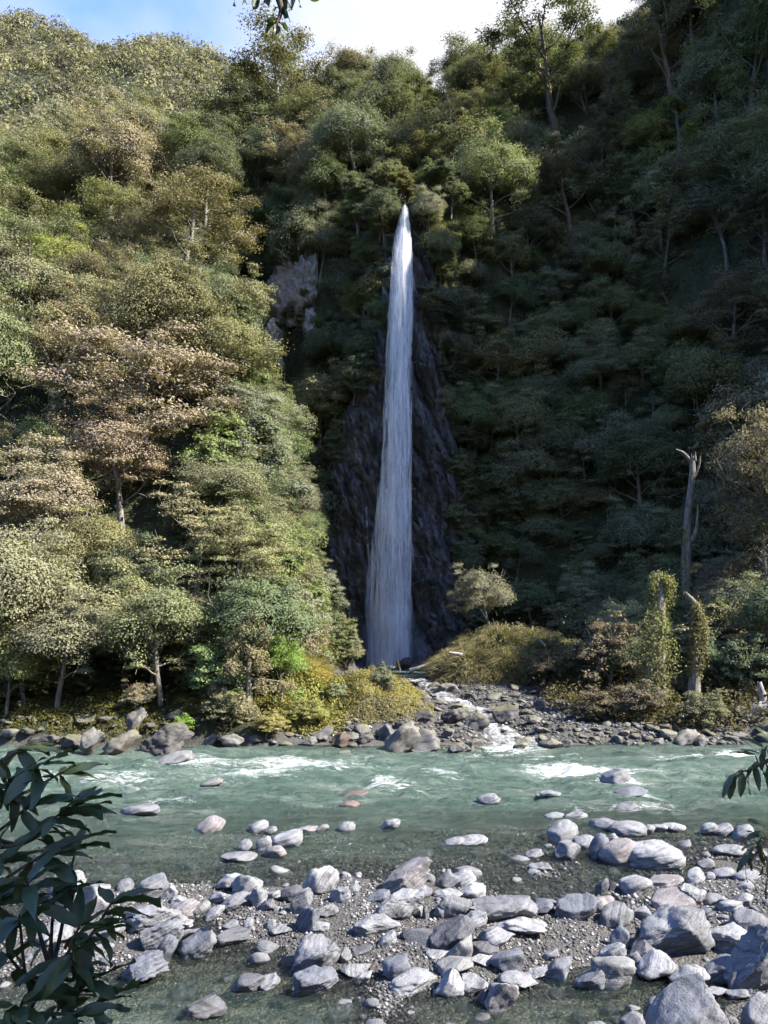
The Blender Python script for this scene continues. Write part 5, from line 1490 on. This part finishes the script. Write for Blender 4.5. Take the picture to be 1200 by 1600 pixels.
snag('dead_tree', 'tall grey dead trunk with a broken top at right', [(1068,1000),(1072,900),(1074,820),(1080,760),(1083,716)], [.27, .25, .22, .19, .165], 44.5,
     (.1, .5), [([(1080,722,0),(1068,708,.2),(1056,702,.3)], .14), ([(1084,745,0),(1092,728,.1),(1094,712,.2)], .12), ([(1076,850,0),(1087,830,.3),(1091,790,.3)], .16)], .25, 1500, (.12, .11, .05))
snag('mossy_stump', 'thick broken stump wrapped in leafy climbers on the right bank', [(1024,1128),(1024,1060),(1026,990),(1029,930),(1029,902)], [.5, .45, .36, .28, .2], 36.2, (.0, .99), (), 1.15, 17000, (.175, .180, .085))
snag('leaning_snag', 'curved mossy snag with bare leaning tip beside the climber-clad stump', [(1084,1115),(1085,1060),(1090,1010),(1094,975),(1086,945),(1070,926)], [.32, .28, .25, .22, .16, .07], 36.0, (.25, .8), (), .42, 6000, (.17, .155, .08))

# bare pale branches showing among the left crowns
def driftwood(name, label, pts, r, Y=None, cat='log', lift=.0):
    P = []
    for px, py in pts:
        g_ = ground(px, py); p = at(px, py, Y) if Y else g_
        P.append(p + np.array([0, 0, lift]))
    P = np.array(P); base = P[0].copy(); C = curve(P - base, 14)
    V, F = tube(C, np.linspace(r, r * .45, len(C)), 9)
    V = V * 1.0 + .18 * r * fbm(V[:, 0] * 4, V[:, 1] * 4, V[:, 2] * 4, 3, 3)[:, None]
    o = link(name, new_mesh(name, V, F, M_DRIFT, True), None, base)
    return tag(o, label, cat)
driftwood('driftwood_log', 'pale driftwood log on the bank left of the plunge pool', [(497,1030),(518,1024)], .26, 50, lift=0)
driftwood('driftwood_log', 'long pale driftwood log slanting across rocks right of the plunge pool', [(640,1048),(665,1040),(694,1030)], .16, 54)
driftwood('driftwood_log', 'short pale log end sticking out of the tussock mound', [(722,1024),(702,1019)], .14, 46.5)
driftwood('dead_stick', 'pale stick leaning out of the scrub behind the tussock mound', [(852,1010),(838,995)], .1, 47)
driftwood('root_log', 'weathered root log slumped at the right end of the far shore', [(1240,1120),(1195,1105),(1172,1118),(1160,1132)], .36, 34.5)
driftwood('root_log', 'upright weathered root stub at the right edge of the far shore', [(1198,1140),(1192,1090),(1186,1066)], .22, 34.8)
# slim stump by the pool
e = empty('slim_stump', at(624, 1056, 56)); b0 = at(624, 1056, 56)
tag(e, 'slim dark upright stump with a pale side beside the plunge pool', 'stump')
Pq = np.array([at(624, 1057, 56), at(624, 1046, 56), at(622, 1038, 56), at(621, 1032, 56)]) - b0
link('stem', new_mesh('stem', *tube(curve(Pq, 12), np.linspace(.13, .10, len(curve(Pq, 12))), 8), M_BARK_DARK, True), e)
Pq = np.array([at(625.5, 1053, 55.8), at(625.3, 1048, 55.8), at(624.3, 1043, 55.8)]) - b0
link('bare_strip', new_mesh('bare_strip', *tube(curve(Pq, 9), np.linspace(.07, .05, len(curve(Pq, 9))), 7), M_DRIFT, True), e)

# ------------------------------------------------------------------ foreground leaves
m = Mat('glossy_leaf')
c = m.coord('UV') if False else m.coord()
sx = m.n('ShaderNodeSeparateXYZ'); m.l(c, sx.inputs[0])
oi = m.n('ShaderNodeObjectInfo')
vein = m.n('ShaderNodeTexWave', Scale=9.0, Distortion=.6); vein.wave_type = 'BANDS'; vein.bands_direction = 'X'; m.l(c, vein.inputs['Vector'])
lc = m.mixc(oi.outputs['Random'], (.030, .052, .022), (.058, .085, .034))
lc = m.mixc(m.math('MULTIPLY', m.noise(c, 3.5, 4), .5), lc, (.05, .06, .03))
d = m.n('ShaderNodeBsdfPrincipled'); m.l(lc, d.inputs['Base Color']); d.inputs['Roughness'].default_value = .38; d.inputs['Specular IOR Level'].default_value = .45
m.l(m.bump(vein.outputs['Fac'], .25, .02), d.inputs['Normal'])
t = m.n('ShaderNodeBsdfTranslucent'); t.inputs[0].default_value = (.10, .16, .03, 1)
mx = m.n('ShaderNodeMixShader', Fac=.16); m.l(d.outputs[0], mx.inputs[1]); m.l(t.outputs[0], mx.inputs[2]); m.surf(mx.outputs[0])
M_GLOSSY = m.m
M_TWIG = bark_material('twig_bark', (.03, .025, .02), (.09, .07, .05), (.05, .05, .02))
def leaf_mesh(seed, wid=.34, sag=.35):
    rg = np.random.default_rng(seed)
    nx, ny = 11, 5
    u = np.linspace(0, 1, nx); v = np.linspace(-1, 1, ny)
    U, Vv = np.meshgrid(u, v, indexing='ij')
    prof = np.sin(np.pi * np.clip(U, 0, 1) ** .85) ** .8 * wid * .5 + .012
    wave = .02 * np.sin(U * 17 + seed) * np.abs(Vv)
    X = U; Y = Vv * prof
    Z = .12 * np.abs(Vv) * prof * 2.2 + wave - sag * (U ** 2) * .5 + .08 * rg.normal() * Vv * U
    V = np.stack([X, Y, Z], -1).reshape(-1, 3)
    return new_mesh('leaf', V, gridf(nx, ny), M_GLOSSY, True)
LEAVES = [leaf_mesh(60 + k, [.30, .27, .33, .25][k % 4], [.25, .5, .1, .7][k % 4]) for k in range(8)]
ROUND_LEAVES = [leaf_mesh(90 + k, .66, [.2, .5, .35][k % 3]) for k in range(4)]
def place_leaf(parent, p, direction, length, roll=0.0, meshes=LEAVES, origin=None):
    dv = Vector(direction).normalized()
    q = dv.to_track_quat('X', 'Z')
    o = link('leaf', random.choice(meshes), parent, Vector(p) - (origin or Vector((0, 0, 0))))
    o.rotation_mode = 'QUATERNION'
    o.rotation_quaternion = q @ Matrix.Rotation(roll, 4, 'X').to_quaternion()
    o.scale = (length,) * 3
    return o
# bush at the left
root = Vector((-2.0, 2.6, float(height(-2.0, 2.6)) - .05))
bush = empty('broadleaf_bush', root); tag(bush, 'dark glossy broad-leaved bush in the left foreground', 'bush')
TIPS = [(35,1165,3.1),(60,1195,2.9),(100,1205,3.1),(125,1250,3.0),(95,1270,2.8),(50,1255,2.9),(15,1215,2.9),(120,1310,3.0),(75,1330,2.8),(40,1370,2.7),(85,1390,2.9),(30,1430,2.7),(125,1445,2.8),(175,1410,2.9),(150,1450,2.9),(110,1490,2.7),(10,1490,2.7),(135,1530,2.8),(35,1565,2.6),(120,1585,2.6),(70,1600,2.6),(10,1340,2.8),(5,1400,2.8),(160,1560,2.9)]
stems = [np.array([[-2.0, 2.6, root.z], [-1.75, 2.7, 3.3], [-1.5, 2.8, 4.0], [-1.45, 2.95, 4.5]]), np.array([[-2.0, 2.6, root.z], [-1.6, 2.6, 2.9], [-1.35, 2.7, 3.4], [-1.15, 2.85, 3.8]]), np.array([[-2.0, 2.6, root.z], [-1.6, 2.55, 2.6], [-1.35, 2.6, 2.9], [-1.2, 2.7, 3.2]])]
for S in stems:
    C = curve(S, 18)
    link('stem', new_mesh('stem', *tube(C - np.array(root), np.linspace(.028, .010, len(C)), 7), M_TWIG, True), bush)
SP_ = np.vstack([curve(S, 30) for S in stems])
for (px, py, Y) in TIPS:
    tip = at(px, py, Y)
    j = np.argmin(np.linalg.norm(SP_ - tip, axis=1) + .35 * np.abs(SP_[:, 2] - tip[2] + .35))
    P = curve(np.array([SP_[j], (SP_[j] + tip) / 2 + np.array([0, 0, -.06]) + rng.normal(size=3) * .03, tip]), 12)
    link('twig', new_mesh('twig', *tube(P - np.array(root), np.linspace(.010, .004, len(P)), 5), M_TWIG, True), bush)
    td = P[-1] - P[-4]; td /= np.linalg.norm(td)
    a0 = random.uniform(0, 6.28)
    for k in range(6):
        a = a0 + k * 2.4
        side = np.array([math.cos(a), .55 * math.sin(a), .45 * math.sin(a + .7)])
        dd = td * random.uniform(.2, .9) + side * random.uniform(.7, 1.1) + np.array([.28, -.05, -.22])
        place_leaf(bush, P[-1] - td * random.uniform(0, .05), dd, random.uniform(.115, .185), random.uniform(-.6, .6), origin=root)
    for k in range(3):
        i = random.randrange(3, len(P) - 2)
        dd = rng.normal(size=3) * .7 + np.array([.35, 0, -.2])
        place_leaf(bush, P[i], dd, random.uniform(.09, .14), random.uniform(-.6, .6), origin=root)

# tree beside the viewpoint: trunk and crown stand right of the frame, sprays hang into it
root = Vector((4.6, 1.6, float(height(4.6, 1.6)) - .1))
near = empty('overhanging_tree', root); tag(near, 'tree whose dark leafy sprays hang in at the top and right edges', 'tree')
ra = np.array(root)
tp = curve(np.array([[4.6, 1.6, root.z], [4.75, 1.9, 6.0], [4.9, 2.4, 8.6], [5.1, 2.8, 11.0]]), 20)
link('trunk', new_mesh('trunk', *tube(tp - ra, np.linspace(.2, .09, len(tp)), 10), M_BARK_DARK, True), near)
def spray(path, r, leafs, size, meshes):
    P = curve(np.array(path), 22)
    link('limb', new_mesh('limb', *tube(P - ra, np.linspace(r, .006, len(P)), 6), M_TWIG, True), near)
    for (px, py, Y, dx, dz) in leafs:
        p = at(px, py, Y)
        j = np.argmin(np.linalg.norm(P - p, axis=1))
        if np.linalg.norm(P[j] - p) > .02:
            Q = np.array([P[j], (P[j] + p) / 2 + np.array([0, 0, .01]), p])
            link('twig', new_mesh('twig', *tube(Q - ra, np.array([.004, .0035, .0025]), 5), M_TWIG, True), near)
        place_leaf(near, p, (dx, random.uniform(-.25, .25), dz), size * random.uniform(.85, 1.2), random.uniform(-.7, .7), meshes, root)
t1 = at(440, -30, 3.4)
spray([tp[-6], [3.2, 3.0, 9.2], [1.2, 3.5, 8.7], [-.1, 3.5, 8.3], t1, at(440, 15, 3.4), at(428, 45, 3.4)], .05,
      [(368,-8,3.4,-.3,-1),(380,-12,3.4,.2,-1),(397,-6,3.4,.1,-1),(410,-10,3.4,.3,-1),(420,-8,3.4,-.2,-1),(438,-6,3.4,.4,-.8),(455,-6,3.4,.2,-1),(465,-3,3.4,.4,-1),(480,-6,3.4,1,-.3),(432,12,3.4,-.5,-1),(440,16,3.4,.6,-.8),(446,20,3.4,.5,-.8),(428,36,3.4,-1,-.5),(432,38,3.4,.1,-1),(440,38,3.4,.8,-.8),(434,30,3.4,-.9,-.2),(450,2,3.4,.3,-1),(405,-4,3.4,-.6,-.8)], .06, ROUND_LEAVES)
spray([tp[8], [3.9, 3.3, 5.6], [2.6, 4.0, 4.9], at(1240, 1150, 4.1), at(1205, 1185, 4.1), at(1165, 1205, 4.1)], .035,
      [(1198,1165,4.1,-.4,-1),(1190,1180,4.1,-.5,.3),(1185,1190,4.1,-.7,-.5),(1178,1195,4.1,.3,-1),(1172,1200,4.1,-.3,-1),(1165,1203,4.1,-.8,-.6),(1160,1206,4.1,-.2,-1),(1150,1208,4.1,-.9,-.7),(1148,1210,4.1,-.4,-1),(1200,1195,4.1,.1,-1),(1192,1205,4.1,.5,-1),(1195,1170,4.1,-.8,.6),(1205,1160,4.1,-.6,1),(1180,1180,4.1,-1,.2),(1203,1210,4.1,-.2,-1)], .115, LEAVES)
spray([tp[7], [3.9, 3.4, 5.0], [2.7, 4.0, 4.2], at(1250, 1280, 4.0), at(1208, 1305, 4.0), at(1168, 1350, 4.0)], .03,
      [(1200,1290,4.0,-.7,.2),(1193,1300,4.0,-.8,-.3),(1188,1310,4.0,-.2,-1),(1182,1318,4.0,-1,-.2),(1176,1325,4.0,-.4,-1),(1172,1335,4.0,-.8,-.8),(1168,1345,4.0,-.3,-1),(1190,1330,4.0,.2,-1),(1198,1345,4.0,0,-1),(1203,1320,4.0,-.1,-1),(1200,1370,4.0,-.1,-1),(1196,1310,4.0,-.9,.5)], .10, LEAVES)
rgn = np.random.default_rng(77)
n = 9000
u = unit(n, rgn); cc = np.array([5.6, 1.0, 10.0]) + u * (rgn.random((n, 1)) ** .4) * np.array([2.9, 2.8, 2.6])  # unseen crown, placed where it keeps the sun off the bush
s = rgn.uniform(.12, .2, n)
V, F = cards(cc - ra, u + rgn.normal(size=u.shape) * .5, s * 1.3, s * .6, rgn)
link('crown', new_mesh('crown', V, F, M_LEAF, False, {'tint': ('FACE', np.clip(rgn.normal(.4, .15, n), 0, 1))}), near, color=(.05, .08, .03))
for (a, b) in ((-4, (6.4, 1.2, 11.2)), (-6, (6.8, .4, 10.2)), (-8, (4.2, .4, 9.6))):
    P = curve(np.array([tp[a], (tp[a] + np.array(b)) / 2 + np.array([0, 0, .3]), b]), 10)
    link('limb', new_mesh('limb', *tube(P - ra, np.linspace(.07, .03, len(P)), 6), M_BARK_DARK, True), near)

print('terrain top', GZ.max())
print('tris', sum(len(me.polygons) * 2 for me in bpy.data.meshes))
